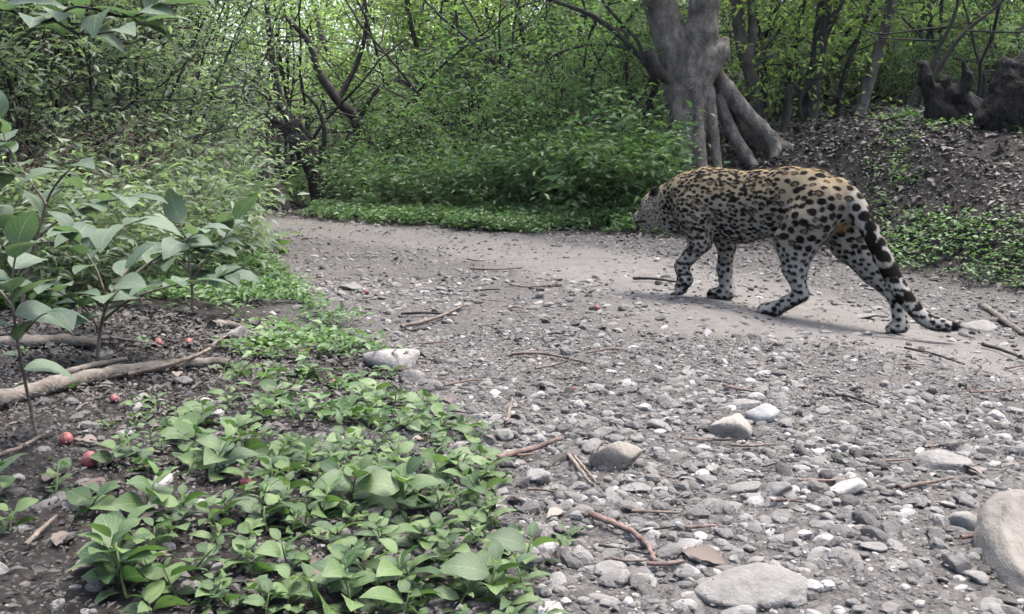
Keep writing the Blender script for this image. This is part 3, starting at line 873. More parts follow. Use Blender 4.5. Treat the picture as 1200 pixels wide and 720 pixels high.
GL = 'lush green shrubs of the thicket beyond the track'
LL = 'lush mid-green leafy shrub in the thicket behind the far verge'
lush = [(430, 13.4, 0.6), (470, 11.8, 0.75), (510, 12.6, 1.05), (545, 11.2, 0.75), (585, 12.0, 1.0), (620, 11.0, 0.8), (655, 11.8, 1.05), (690, 10.9, 0.85), (725, 11.3, 1.0), (735, 10.4, 0.62), (700, 10.2, 0.5), (405, 15.0, 0.6), (450, 14.4, 1.1), (500, 14.8, 1.3), (560, 14.4, 1.3), (630, 14.2, 1.35), (700, 13.6, 1.35), (760, 12.8, 1.2), (340, 15.2, 0.45), (310, 15.0, 0.4), (285, 14.4, 0.5), (365, 16.0, 0.6)]
for i, (px, Y, sc) in enumerate(lush):
    shrub_at(px, 250, Y, A_LUSH[i % 3], sc, LL, 'lush_shrub', GL)

GB = 'broad-leaved bushes at the front of the far thicket'
LB = 'low broad-leaved bush with long drooping leaves at the thicket front'
for i, (px, Y, sc) in enumerate([(420, 11.9, 0.8), (455, 11.1, 0.7), (500, 10.8, 0.7), (540, 10.5, 0.75), (600, 10.4, 0.8), (640, 10.2, 0.75), (665, 10.0, 0.9), (705, 9.9, 1.0), (735, 9.95, 0.95), (760, 9.9, 0.85), (330, 13.2, 0.4), (350, 12.9, 0.4), (405, 12.6, 0.5)]):
    shrub_at(px, 250, Y, A_BROAD[i % 2], sc, LB, 'broad_leaf_bush', GB)

GS = 'tall airy saplings with yellow-green leaves behind the thicket'
LS = 'tall airy sapling with yellow-green leaves behind the thicket and bank'
saps = [(480, 16.5, 1.0), (560, 17.0, 1.05), (610, 15.8, 0.95), (660, 16.6, 1.0), (720, 15.4, 0.95), (760, 14.6, 0.9), (830, 15.0, 0.95), (880, 15.6, 0.9), (920, 14.6, 0.85), (990, 15.2, 0.9), (1030, 16.2, 1.0), (1075, 15.2, 0.9), (1120, 16.4, 1.0), (1165, 15.4, 0.9), (1210, 14.6, 0.9), (1000, 18.5, 1.1), (1100, 19, 1.1), (1190, 19, 1.1), (400, 18.0, 1.1), (520, 19.5, 1.15), (640, 20, 1.2), (780, 19, 1.1), (900, 19.5, 1.1), (320, 18, 1.1), (350, 21, 1.3), (235, 17, 1.2)]
for i, (px, Y, sc) in enumerate(saps):
    shrub_at(px, 200, Y, A_SAP[i % 3], sc, LS, 'sapling', GS)

LU = 'low bright green bush growing along the top of the leaf-strewn bank'
GU = 'low bushes along the top of the bank'
for i, (px, Y, sc) in enumerate([(960, 13.0, 0.6), (985, 12.4, 0.5), (1020, 12.2, 0.62), (1040, 12.8, 0.75), (1065, 11.8, 0.42), (900, 13.0, 0.75), (870, 12.6, 0.6), (925, 13.4, 0.7), (1110, 12.4, 0.7), (1150, 12.0, 0.7), (1190, 12.2, 0.8), (1080, 13.4, 0.9)]):
    shrub_at(px, 160, Y, A_LUSH[(i + 1) % 3], sc, LU, 'bank_bush', GU)

LG = 'yellow-green broad bush glowing in the light behind the bank and thicket'
for i, (px, Y, sc) in enumerate([(430, 17, 1.1), (500, 16, 1.0), (570, 15.6, 1.0), (640, 15.2, 0.9), (720, 14.4, 0.9), (850, 14.5, 0.9), (900, 15.5, 1.0), (960, 14.8, 0.9), (1010, 14.5, 0.85), (1060, 15.0, 1.0), (1110, 14.2, 0.9), (1160, 14.8, 1.0), (1210, 13.8, 1.0)]):
    shrub_at(px, 180, Y, A_GLOW[i % 2], sc, LG, 'glowing_bush', 'yellow-green bushes behind the bank and thicket')
for i, (px, Y, sc) in enumerate([(215, 5.6, 0.7), (250, 6.6, 0.75), (250, 7.8, 0.7), (180, 5.0, 0.6), (252, 9.2, 0.75), (130, 4.6, 0.55), (70, 4.4, 0.6), (15, 4.2, 0.6)]):
    shrub_at(px, 300, Y, A_FOOT[i % 2], sc, 'leafy mid-green bush along the foot of the left thicket', 'broad_leaf_bush', 'leafy bushes along the foot of the left thicket')
for i, (px, Y, sc) in enumerate([(290, 12.9, 1.0), (345, 14.2, 1.1), (450, 13.4, 1.1), (250, 11.0, 0.9), (690, 12.5, 1.1), (900, 12.2, 1.0), (960, 12.9, 1.0), (1070, 12.2, 1.0), (1140, 11.6, 0.9), (580, 12.8, 1.1)]):
    shrub_at(px, 220, Y, A_BARE[i % 2], sc, 'leafless shrub of thin dark crooked branches standing in the thicket', 'bare_shrub', 'leafless dark shrubs standing in the thicket')
LBR = 'tangle of dry brown twigs caught in the front of the thicket'
for (px, Y, sc) in [(700, 10.7, 1.0), (735, 10.25, 0.75), (660, 11.3, 0.9), (560, 11.9, 0.8)]:
    shrub_at(px, 250, Y, A_BRUSH[0], sc, LBR, 'dry_brush', 'dry twig tangles in the far thicket', 'brush')
LBR2 = 'tangle of bare dark twigs under the left thicket'
for (px, Y, sc) in [(60, 4.9, 0.8), (130, 5.3, 0.9), (200, 6.3, 0.8), (10, 4.6, 0.7)]:
    shrub_at(px, 330, Y, A_BRUSH[0], sc, LBR2, 'dry_brush', 'dry twig tangles under the left thicket', 'brush')

# far-off wood: one mass of leaves behind everything, thinner towards its top
def distant_wood():
    rng = np.random.default_rng(9)
    nc = 1600
    Y = rng.uniform(21, 38, nc); X = rng.uniform(-0.62, 0.62, nc) * Y
    topz = (2.9 + 2.6 * vnoise(X * 0.35, Y * 0.2, 31) + 0.12 * (Y - 20)) * np.where(X < -1, 0.8, 1.0)
    gz = H(X, Y, False)
    Zc = gz + (topz) * rng.random(nc) ** 0.8
    per = 34
    P = np.repeat(np.stack([X, Y, Zc], 1), per, 0) + rng.normal(0, 0.42, (nc * per, 3))
    D = rng.normal(0, 1, P.shape) + np.array([0, 0, -0.3])
    V, F, t = leaf_cloud(rng, P, D, rng.uniform(0.11, 0.22, len(P)), 0.45, 1, 0.6)
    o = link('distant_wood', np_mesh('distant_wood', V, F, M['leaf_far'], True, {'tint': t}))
    tag(o, 'hazy mass of far-off woodland leaves closing the view', 'woodland', kind='stuff')
distant_wood()
print('thickets', time.time() - T0)

# ------------------------------------------------------------------ the jaguar
def fur_mat(name):
    m, n, p, o = mat_new(name)
    a = attr(n, 'coat')
    nz = noise_tex(n, 140, 3)
    col = mixc(n, 0.5, a.outputs['Color'], ramp(n, nz.outputs['Fac'], [(0.3, (0.72, 0.72, 0.72)), (0.7, (1.2, 1.2, 1.2))]), 'MULTIPLY')
    n.links.new(col, p.inputs['Base Color'])
    p.inputs['Roughness'].default_value = 0.9
    p.inputs['Specular IOR Level'].default_value = 0.06
    bump(n, p, nz.outputs['Fac'], 0.4, 0.004)
    return m
M['fur'] = fur_mat('fur')

def jaguar():
    TH = R(38)
    F3 = Vector((-math.cos(TH), math.sin(TH), 0)); L3 = Vector((-math.sin(TH), -math.cos(TH), 0))
    s0 = at(815, 345, 5.2)
    S0 = Vector((s0.x, s0.y, hz(s0.x, s0.y)))
    root = empty('jaguar', S0, math.pi - TH, 'spotted jaguar walking away along the gravel track with its tail trailing', 'jaguar')
    C0 = Vector((0, 0, CAMZ))
    def J(px, py, v=0.0):
        d = ray(px, py)
        t = (v - (C0 - S0).dot(L3)) / d.dot(L3)
        p = C0 + d * t - S0
        return np.array((p.dot(F3), v, p.z))
    def gz(u, v):
        w = S0 + F3 * u + L3 * v
        return hz(w.x, w.y) - S0.z
    def onground(p, r):
        return np.array((p[0], p[1], gz(p[0], p[1]) + r))
    f = Field((-1.55, -0.36, -0.35), (0.62, 0.36, 0.95), 0.0055)
    # trunk
    spine = [J(978, 240), J(955, 236), J(925, 236), J(890, 240), J(850, 241), J(822, 238)]
    f.chain(spine, [0.114, 0.122, 0.130, 0.142, 0.150, 0.144], 0.05, 0.80)
    # back line: hips and withers stand a little proud
    f.chain([J(955, 216), J(925, 213), J(890, 217), J(855, 216), J(828, 211)], [0.06, 0.055, 0.05, 0.055, 0.06], 0.06)
    f.chain([J(905, 258), J(870, 262), J(842, 258)], [0.075, 0.085, 0.08], 0.06, 0.9)
    # neck
    f.chain([J(828, 232), J(805, 232), J(786, 236)], [0.135, 0.118, 0.098], 0.06, 0.9)
    f.chain([J(815, 256), J(795, 256), J(780, 258)], [0.10, 0.075, 0.06], 0.05, 0.9)
    # shoulders
    for v in (0.085, -0.085):
        f.chain([J(820, 222, v * 0.8), J(812, 246, v), J(818, 268, v * 1.1)] if v > 0 else [J(826, 222, v * 0.8), J(836, 248, v), J(846, 272, v * 1.1)], [0.065, 0.085, 0.068], 0.05)
    # near (left) fore leg, lifting off
    e = J(822, 283, 0.115); w_ = J(799, 312, 0.115); pw = J(803, 328, 0.115); pt = J(797, 339, 0.115)
    f.chain([J(816, 262, 0.105), e, w_], [0.070, 0.050, 0.033], 0.03)
    f.chain([w_, pw, pt], [0.037, 0.035, 0.03], 0.02)
    for dv in (-0.027, -0.009, 0.010, 0.027):
        f.chain([pw + np.array((0.0, dv * 0.8, 0)), pt + np.array((0.004 - abs(dv) * 0.4, dv * 1.2, -0.008))], [0.02, 0.017], 0.008)
    # far (right) fore leg, planted
    e = J(852, 284, -0.10); w_ = J(849, 316, -0.10)
    hl = onground(J(852, 338, -0.10), 0.040); tt = onground(J(836, 345, -0.10), 0.026)
    f.chain([J(842, 262, -0.10), e, w_, hl], [0.070, 0.050, 0.036, 0.035], 0.03)
    f.chain([hl, tt], [0.038, 0.030], 0.02)
    for dv in (-0.030, -0.010, 0.011, 0.030):
        f.chain([hl + np.array((0.03, dv * 0.8, -0.01)), tt + np.array((0.018 - abs(dv) * 0.5, dv * 1.15, -0.003))], [0.022, 0.019], 0.008)
    # near (left) hind leg, planted far forward, the sole almost flat
    hip = J(962, 240, 0.075); kn = J(926, 282, 0.115); sh = J(930, 314, 0.115); hk = J(939, 344, 0.115)
    bt = onground(J(908, 366, 0.115), 0.034); tt2 = onground(J(896, 368, 0.115), 0.026)
    f.chain([hip, J(946, 262, 0.105), kn], [0.105, 0.10, 0.078], 0.05, 0.85)
    f.chain([J(955, 262, 0.10), J(940, 290, 0.112), J(938, 312, 0.114)], [0.080, 0.058, 0.040], 0.04)
    f.chain([kn, sh, hk], [0.070, 0.052, 0.033], 0.03)
    f.chain([hk + np.array((-0.004, 0, -0.006)), bt, tt2], [0.034, 0.034, 0.030], 0.02)
    for dv in (-0.030, -0.010, 0.011, 0.030):
        f.chain([bt + np.array((0.0, dv * 0.8, 0)), tt2 + np.array((0.020 - abs(dv) * 0.5, dv * 1.15, -0.003))], [0.022, 0.019], 0.008)
    # far (right) hind leg, stretched out behind and pushing off
    hip = J(975, 244, -0.075); kn = J(996, 288, -0.10); hk = J(1050, 348, -0.095)
    bt = J(1056, 380, -0.095); bt = onground(bt, 0.050); tt2 = onground(J(1046, 392, -0.095), 0.026)
    f.chain([hip, J(986, 268, -0.09), kn], [0.10, 0.095, 0.082], 0.05, 0.85)
    f.chain([kn, J(1022, 320, -0.10), hk], [0.076, 0.050, 0.033], 0.03)
    f.chain([J(990, 262, -0.08), J(1018, 304, -0.095), J(1038, 330, -0.095)], [0.085, 0.060, 0.036], 0.04)
    f.chain([hk, bt, tt2], [0.035, 0.034, 0.030], 0.02)
    for dv in (-0.030, -0.010, 0.011, 0.030):
        f.chain([bt + np.array((0.0, dv * 0.8, -0.01)), tt2 + np.array((0.020 - abs(dv) * 0.5, dv * 1.15, -0.003))], [0.022, 0.019], 0.008)
    # tail
    tail = resample([J(980, 222, 0), J(1002, 240, 0.02), J(1020, 272, 0.04), J(1036, 305, 0.05), J(1052, 336, 0.06), J(1070, 361, 0.06), J(1092, 378, 0.06), J(1120, 383, 0.06)], 26)
    trad = np.interp(np.linspace(0, 1, 26), [0, .15, .3, .6, .9, 1], [0.060, 0.043, 0.037, 0.033, 0.027, 0.018])
    f.chain(tail, list(trad), 0.02)
    # head
    cr = J(771, 242); mz = J(757, 253); ns = J(750, 256)
    ax = cr - mz; ang = math.atan2(-(ax[2]), ax[0])
    hd = unit((mz - cr)[None])[0]
    f.ell(cr, (0.088, 0.072, 0.074), None, 0.03)
    f.chain([cr + np.array((0.02, 0, 0.012)), mz + np.array((0, 0, 0.012))], [0.066, 0.047], 0.03)
    f.chain([mz, ns], [0.046, 0.036], 0.02, 1.05)
    f.chain([cr + np.array((0.01, 0, -0.045)), J(758, 266)], [0.05, 0.032], 0.03)
    for s in (-1, 1):
        f.ell(cr + np.array((0.02, s * 0.048, -0.022)), (0.05, 0.034, 0.045), None, 0.03)
        f.ell(mz + np.array((0.028, s * 0.022, -0.006)), (0.035, 0.026, 0.026), None, 0.015)
        f.ell(cr + np.array((0.058, s * 0.034, 0.030)), (0.026, 0.018, 0.014), None, 0.015)   # brow
        # ear: cupped disc
        er = cr + np.array((-0.002, s * 0.060, 0.072))
        f.ell(er, (0.015, 0.032, 0.040), Matrix.Rotation(R(-18 * s), 3, 'X') @ Matrix.Rotation(R(-15), 3, 'Y'), 0.012)
    V, F = f.nets()
    V = relax(V, F, 2, 0.5)
    N = mesh_normals(V, F)
    V = V + N * (0.003 * n3(V, 18, 4) + 0.0012 * n3(V, 70, 7))[:, None]

    # ---------------- coat
    rng = np.random.default_rng(31)
    nV = len(V)
    def dchain(pts):
        d = np.full(nV, 9.0); tpar = np.zeros(nV)
        pts = [np.asarray(p) for p in pts]; m = len(pts) - 1
        for i in range(m):
            ab = pts[i + 1] - pts[i]
            t = np.clip(((V - pts[i]) @ ab) / (ab @ ab), 0, 1)
            dd = np.linalg.norm(V - pts[i] - t[:, None] * ab, axis=1)
            b = dd < d
            d[b] = dd[b]; tpar[b] = (i + t[b]) / m
        return d, tpar
    dt, tt_ = dchain(tail)
    tr_ = np.interp(tt_, np.linspace(0, 1, 26), trad)
    is_tail = (dt < tr_ * 1.18) & (tt_ > 0.1)
    head = sst(J(792, 240)[0], J(780, 240)[0], V[:, 0])
    hgt = V[:, 2]
    back = V[:, 0]
    u_hip = J(930, 240)[0]
    legz = 1 - sst(0.26, 0.36, hgt)
    hip_w = (1 - sst(u_hip - 0.05, u_hip + 0.12, back)) * (1 - legz)
    # ground colour of the coat
    tawny = np.array((0.148, 0.122, 0.084)); side = np.array((0.142, 0.127, 0.103)); pale = np.array((0.235, 0.227, 0.21)); dorsal = np.array((0.18, 0.136, 0.073))
    top = sst(0.46, 0.62, hgt + 0.02 * n3(V, 9, 2))
    base = side[None] * (1 - top[:, None]) + tawny[None] * top[:, None]
    ridge = sst(0.80, 0.97, N[:, 2]) * sst(0.5, 0.6, hgt)
    base = base * (1 - ridge[:, None]) + dorsal * ridge[:, None]
    under = np.clip(sst(0.1, 0.8, -N[:, 2]) * sst(0.2, 0.3, hgt) + 0.75 * (1 - sst(0.20, 0.38, hgt)), 0, 1)
    inner = sst(0.02, 0.06, -V[:, 1]) * sst(0.1, 0.7, N[:, 1]) * (1 - sst(0.42, 0.5, hgt))       # inside of the far legs
    under = np.clip(np.maximum(under, inner), 0, 1)
    under[is_tail] = 0.55 + 0.3 * np.clip(-N[is_tail, 2], 0, 1)
    base = base * (1 - under[:, None]) + pale * under[:, None]
    mzd = np.linalg.norm(V - (mz + np.array((0.02, 0, -0.012))), axis=1)
    chin = (1 - sst(0.035, 0.06, mzd)) * 0.8
    base = base * (1 - chin[:, None]) + pale * chin[:, None]
    # spot sizes by region
    r = 0.0108 + 0.0056 * hip_w
    r = np.where(hgt < 0.30, 0.0120, r)
    r = np.where(head > 0.5, 0.0058, r)
    r = np.where(is_tail, 0.027, r)
    ridge_r = (ridge > 0.5) & ~is_tail
    r = np.where(ridge_r, 0.011, r)
    gap = np.where(head > 0.5, 2.5, np.where(is_tail, 1.75, np.where(hip_w > 0.4, 2.25, np.where(hgt < 0.3, 2.1, 1.85))))
    cand = rng.permutation(nV)[:16000]
    acc = []; ar = []; ag = []
    A = np.zeros((0, 3))
    buf = np.zeros((3000, 3)); bufr = np.zeros(3000); na = 0
    for c in cand:
        p = V[c]; rc = r[c] * rng.uniform(0.78, 1.25); g = gap[c] * r[c]
        if na:
            d = buf[:na] - p
            if (np.einsum('ij,ij->i', d, d) < (0.5 * (bufr[:na] + g)) ** 2).any(): continue
        if na >= 2999: break
        buf[na] = p; bufr[na] = g; na += 1
        acc.append(c); ar.append(rc)
    acc = np.array(acc); ar = np.array(ar)
    SP = V[acc]; SN = N[acc]
    torso = (hgt[acc] > 0.32) & ~is_tail[acc] & (head[acc] < 0.5)
    ros = torso & (ar > 0.0102) & (rng.random(len(acc)) < 0.6)
    ex = np.where(torso, rng.uniform(0.62, 0.85, len(acc)), rng.uniform(0.8, 1.1, len(acc)))   # stretched along the body
    low = (hgt[acc] < 0.30) & ~is_tail[acc]
    exz = np.where(low, rng.uniform(1.0, 1.35, len(acc)), 1.0)
    exu = np.where(low, rng.uniform(0.65, 0.9, len(acc)), ex)
    # irregular edges
    wob = np.stack([n3(V, 45, 20), n3(V, 45, 24), n3(V, 45, 28)], 1) * 0.0058
    Vw = (V + wob).astype(np.float32)
    best = np.full(nV, 9.0, np.float32); bi = np.zeros(nV, int)
    for c0 in range(0, nV, 6000):
        d = Vw[c0:c0 + 6000, None, :] - SP[None].astype(np.float32)
        d[:, :, 0] *= exu; d[:, :, 2] *= exz
        q = np.sqrt((d ** 2).sum(2)) / ar
        same = (N[c0:c0 + 6000] @ SN.T) > -0.1
        q = np.where(same, q, 9)
        k = q.argmin(1)
        best[c0:c0 + 6000] = q[np.arange(len(k)), k]; bi[c0:c0 + 6000] = k
    dark = 1 - sst(0.86, 1.04, best)
    d0 = Vw - SP[bi]
    an = np.arctan2(d0[:, 2], d0[:, 0] + 1e-6)
    isr = ros[bi]
    ph = (bi * 2.399) % 6.283
    gapn = np.cos(an * 2 + ph) * 0.5 + np.cos(an * 3 + ph * 1.7) * 0.5
    hole = isr & (best < 0.50) & (np.sin(ph * 7.1) > -0.35)
    open_ = isr & (gapn > 0.72) & (best > 0.4)
    dark = np.where(open_, dark * 0.35, dark)
    fillc = base * np.array((0.62, 0.52, 0.42))
    black = np.array((0.005, 0.0045, 0.004))
    col = base * (1 - dark[:, None]) + black * dark[:, None]
    hw = (sst(0.62, 0.44, best) * hole)[:, None]
    hw = np.where(best[:, None] < 0.5, 1, 0) * hole[:, None] * 0.85
    col = col * (1 - hw) + fillc * hw
    # heavy broken bands down the tail, dark tip
    band = np.sin(tt_ * 6.283 * 8.5 + 0.8 * n3(V, 12, 9)) + 0.7 * np.clip(N[:, 2], -1, 1) + 0.25 * N[:, 0] + 0.2
    bd = np.where(is_tail & (tt_ > 0.45), sst(0.25, 0.55, band), 0)
    bd = np.maximum(bd, np.where(is_tail & (N[:, 2] + N[:, 1] * 0.4 > -0.1), sst(0.30, 0.62, n3(V, 26, 33) + 0.45 * sst(0.2, 0.6, tt_)), 0))
    bd = np.maximum(bd, np.where(is_tail, sst(0.90, 0.94, tt_), 0))
    col = col * (1 - bd[:, None]) + black * bd[:, None]
    # bars across the fore legs
    zb = np.sin(hgt * 6.283 / 0.062 + 1.5 * n3(V, 15, 3))
    fore = (V[:, 0] > J(870, 300)[0]) & (hgt < 0.27) & (hgt > 0.07)
    bar = np.where(fore, sst(0.55, 0.85, zb) * sst(-0.2, 0.3, n3(V, 11, 15) + 0.25), 0)
    col = col * (1 - bar[:, None]) + black * bar[:, None]
    # rust patch under the tail
    ap = J(986, 262, -0.02)
    aw = 1 - sst(0.022, 0.058, np.linalg.norm((V - ap) * np.array((1, 0.5, 1)), axis=1))
    col = col * (1 - aw[:, None]) + np.array((0.23, 0.13, 0.05)) * aw[:, None]
    pl = 1 - sst(0.05, 0.09, np.linalg.norm((V - J(1002, 282, -0.03)) * np.array((1, 0.5, 1)), axis=1))
    pl = pl * (dark < 0.5) * (1 - aw)
    col = col * (1 - pl[:, None] * 0.6) + pale * pl[:, None] * 0.6
    # dark soles, ears, nose, lips
    sole = sst(0.25, 0.75, -N[:, 2]) * (1 - sst(0.09, 0.14, hgt - np.array(H(S0.x + F3.x * V[:, 0] + L3.x * V[:, 1], S0.y + F3.y * V[:, 0] + L3.y * V[:, 1]) - S0.z)))
    col = col * (1 - sole[:, None]) + np.array((0.02, 0.017, 0.016)) * sole[:, None]
    for s in (-1, 1):
        er = cr + np.array((-0.002, s * 0.060, 0.078))
        ew = (1 - sst(0.036, 0.046, np.linalg.norm(V - er, axis=1))) * sst(0.010, 0.022, V[:, 2] - er[2] + 0.035) * np.where(N[:, 0] < 0.55, 1, 0.25)
        col = col * (1 - ew[:, None]) + black * ew[:, None]
    nw = 1 - sst(0.020, 0.030, np.linalg.norm(V - (ns + np.array((0.03, 0, 0.014))), axis=1))
    col = col * (1 - nw[:, None]) + np.array((0.10, 0.05, 0.045)) * nw[:, None]
    lip = (1 - sst(0.005, 0.011, np.abs(V[:, 2] - (mz[2] - 0.030) + 0.15 * (V[:, 0] - mz[0])))) * sst(mz[0] - 0.045, mz[0] - 0.02, V[:, 0])
    col = col * (1 - lip[:, None]) + np.array((0.02, 0.014, 0.012)) * lip[:, None]
    me = np_mesh('jaguar_body', V, F, M['fur'], True, {'coat': np.clip(col, 0.002, 1)})
    link('body', me, root)
    # fur: short hairs lying back along the body
    nh = 90000
    hi = rng.integers(0, nV, nh)
    P = V[hi]; Nn = N[hi]
    flow = np.tile(np.array((-1.0, 0, -0.35)), (nh, 1))
    lg = hgt[hi] < 0.32
    flow[lg] = np.array((-0.35, 0, -1.0))
    tl = is_tail[hi]
    flow[tl] = np.array((-0.6, 0, -0.8))
    flow += rng.normal(0, 0.22, flow.shape)
    flow = unit(flow - Nn * (flow * Nn).sum(1, keepdims=True))
    ln = rng.uniform(0.008, 0.017, nh) * np.where(head[hi] > 0.5, 0.6, 1.0)
    D = flow + Nn * rng.uniform(0.12, 0.42, (nh, 1))
    sd = np.cross(flow, Nn) * 0.0011
    VV = np.stack([P - sd, P + sd, P + D * ln[:, None]], 1).reshape(-1, 3)
    FF = np.arange(nh * 3).reshape(-1, 3)
    cc = np.repeat(np.clip(col, 0.002, 1)[hi] * rng.uniform(0.85, 1.2, (nh, 1)), 3, 0)
    fu = link('fur', np_mesh('jaguar_fur', VV, FF, M['fur'], True, {'coat': cc}), root)
    tag(fu, kind='stuff')
    # eyes
    m, n, p, o = mat_new('eye_amber'); p.inputs['Base Color'].default_value = (0.25, 0.16, 0.03, 1); p.inputs['Roughness'].default_value = 0.1
    for s in (-1, 1):
        bm = bmesh.new(); bmesh.ops.create_uvsphere(bm, u_segments=12, v_segments=8, radius=0.013)
        em = bpy.data.meshes.new('eye'); bm.to_mesh(em); bm.free(); em.materials.append(m)
        eo = link('eye', em, root); eo.location = tuple(cr + np.array((0.066, s * 0.040, 0.014)))
    for nm, pt_ in (('nose', ns), ('tail tip', tail[-1])):
        print(nm, project(S0 + F3 * pt_[0] + L3 * pt_[1] + Vector((0, 0, pt_[2]))))
    for nm, pt_ in (('fr', J(845, 348, -.1)), ('lh', J(905, 370, .115)), ('rh', J(1050, 397, -.095)), ('tail', J(1118, 387, .06)), ('lf', J(795, 345, .115))):
        print('foot gap', nm, [round(float(x), 3) for x in pt_], 'ground', round(gz(pt_[0], pt_[1]), 3))
    print('spots', len(acc), 'verts', nV)
jaguar()
print('jaguar', time.time() - T0)

# ------------------------------------------------------------------ stones
def stone_mesh(name, seed, sub=3, mat=None, cuts=None, hmin=0.45):
    rng = np.random.default_rng(seed)
    bm = bmesh.new()
    bmesh.ops.create_icosphere(bm, subdivisions=sub, radius=1.0)
    V = np.array([v.co[:] for v in bm.verts])
    for _ in range(cuts or rng.integers(9, 15)):         # worn facets
        d = unit(rng.normal(0, 1, (1, 3)))[0]
        h = rng.uniform(hmin, 0.88)
        s = V @ d
        V = V - np.clip(s - h, 0, None)[:, None] * d * 0.93
    V *= 1 + 0.12 * n3(V, 1.6, seed)[:, None] + 0.05 * n3(V, 4, seed + 3)[:, None] + 0.03 * n3(V, 9, seed + 5)[:, None]
    V *= np.array((1.0, rng.uniform(0.6, 0.95), rng.uniform(0.40, 0.62)))
    for v, c in zip(bm.verts, V): v.co = c
    me = bpy.data.meshes.new(name)
    bm.to_mesh(me); bm.free()
    me.polygons.foreach_set('use_smooth', [True] * len(me.polygons))
    me.materials.append(mat or M['stone'])
    return me
STONES = [stone_mesh('stone', 200 + i) for i in range(12)]

def put_stone(px, py, wpx, label, group=None, k=None, name='stone', flat=1.0, rz=None, sink=0.30, col=None):
    """px, py: middle of the stone in the picture; wpx its width"""
    g = G(px, py + wpx * 0.12)
    r = wpx / FPX * (g - cam.location).length / 2
    me = STONES[RN.randrange(12) if k is None else k]
    o = link(name, me)
    o.location = (g.x, g.y, g.z + r * 0.5 * flat * (1 - 2 * sink))
    o.rotation_euler = (RN.uniform(-.2, .2), RN.uniform(-.2, .2), RN.uniform(0, 6.28) if rz is None else rz)
    o.scale = (r * 1.05, r * 1.05, r * flat * 1.05)
    if col: o.color = (*col, 1)
    tag(o, label, 'stone', group)
    return o

put_stone(725, 540, 68, 'rounded beige stone with a dark pit standing alone amid the foreground gravel', k=2, flat=1.6, rz=0.2, sink=.2, col=(1.4, 1.33, 1.22))
put_stone(856, 506, 50, 'smooth pale upright cobble beside a blue-grey flat stone', k=5, flat=1.5, rz=1.0, sink=.25, col=(1.45, 1.4, 1.32))
put_stone(892, 485, 48, 'blue-grey flat stone beside the pale upright cobble', k=7, flat=.9, rz=.3, col=(1.2, 1.25, 1.33))
put_stone(870, 471, 44, 'thin flat beige stone behind the blue-grey flat stone', k=1, flat=.5, rz=.1)
sb = put_stone(885, 680, 130, 'broad grey slab half buried beside a curled brown leaf', k=4, flat=.7, rz=.1, sink=.42)
sb.data = stone_mesh('slab', 322, 4, None, 6, 0.6)
bo = put_stone(1215, 668, 165, 'large rough grey-brown boulder beside two rounded blue-grey stones', k=9, flat=1.25, rz=.8, sink=.3, name='boulder')
bo.color = (0.95, 0.91, 0.86, 1)
bo.location = (1.05, 1.84, hz(1.05, 1.84) + 0.0); bo.scale = (0.115, 0.27, 0.19); bo.rotation_euler = (0.05, 0.1, -0.25)
bo.data = stone_mesh('boulder', 311, 5, None, 5, 0.7)
put_stone(1127, 614, 46, 'rounded blue-grey stone touching the large rough boulder', k=6, flat=1.3)
put_stone(1118, 663, 34, 'small round grey stone in the shadow of the large boulder', k=3, flat=1.4)
put_stone(1135, 585, 34, 'flat dark grey stone behind the large rough boulder', k=8, flat=.8)
put_stone(1104, 540, 58, 'long low grey stone set flat in the gravel', k=1, flat=.7, rz=-.2)
put_stone(993, 573, 42, 'smooth domed light grey stone alone on fine gravel', k=0, flat=1.0, col=(1.4, 1.4, 1.4))
put_stone(464, 418, 74, 'big pale grey stone at the edge of the herbs', k=10, flat=.9, rz=.1, col=(1.3, 1.28, 1.28))
put_stone(486, 442, 44, 'beige stone leaning against the big pale stone by the herbs', k=11, flat=.8)
put_stone(408, 335, 36, 'pale whitish stone on the left edge of the track', k=2, flat=.8)
put_stone(628, 560, 42, 'grey-white stone below the end of the reddish stick', k=7, flat=1.0)
put_stone(652, 573, 22, 'small pale stone beside the grey-white stone under the stick', k=3, flat=1.0)
put_stone(553, 543, 42, 'grey stone partly under the reddish stick', k=8, flat=.7)
put_stone(597, 534, 28, 'light grey cobble just above the reddish stick', k=5, flat=1.0)
put_stone(785, 470, 46, 'flat light stone on the gravel above the rounded beige stone', k=4, flat=.6)
put_stone(775, 499, 34, 'bright chalky stone beside its smaller twin above the beige stone', k=6, flat=.9)
put_stone(744, 499, 28, 'smaller chalky stone with a broken face above the beige stone', k=9, flat=.9)
put_stone(745, 571, 38, 'crumbly white stone just below the rounded beige stone', k=1, flat=.8)
put_stone(735, 592, 30, 'flat white stone below the crumbly white one', k=0, flat=.7)
put_stone(690, 611, 18, 'small white pebble at the end of a brown stick', k=5, flat=1.0)
put_stone(615, 660, 56, 'smooth grey-beige stone half hidden by foreground herbs', k=10, flat=.8)
put_stone(1145, 380, 46, 'broad flat pale stone beside the tip of the tail', k=7, flat=.6, sink=.4)
put_stone(1010, 368, 34, 'flat grey stone between the hind feet', k=4, flat=.4, sink=.4)
put_stone(872, 571, 46, 'light grey long stone lying among rounded cobbles', k=3, flat=.8)
put_stone(830, 594, 40, 'tilted oval cobble among rounded cobbles', k=11, flat=.9, rz=.7)
put_stone(792, 612, 34, 'pale oval cobble beside a tilted oval cobble', k=2, flat=.8)
put_stone(909, 575, 40, 'round-topped cobble right of the long light stone', k=6, flat=1.0)
put_stone(800, 638, 34, 'grey cobble lying beside a curled brown leaf', k=8, flat=.8)
put_stone(280, 393, 34, 'rough grey stone against the end of the dead log', k=9, flat=1.4)
put_stone(308, 380, 18, 'small white stone beside the rough grey one by the log', k=0, flat=1.0)
put_stone(217, 508, 44, 'pale stone under the low herbs below the log', k=4, flat=.7)
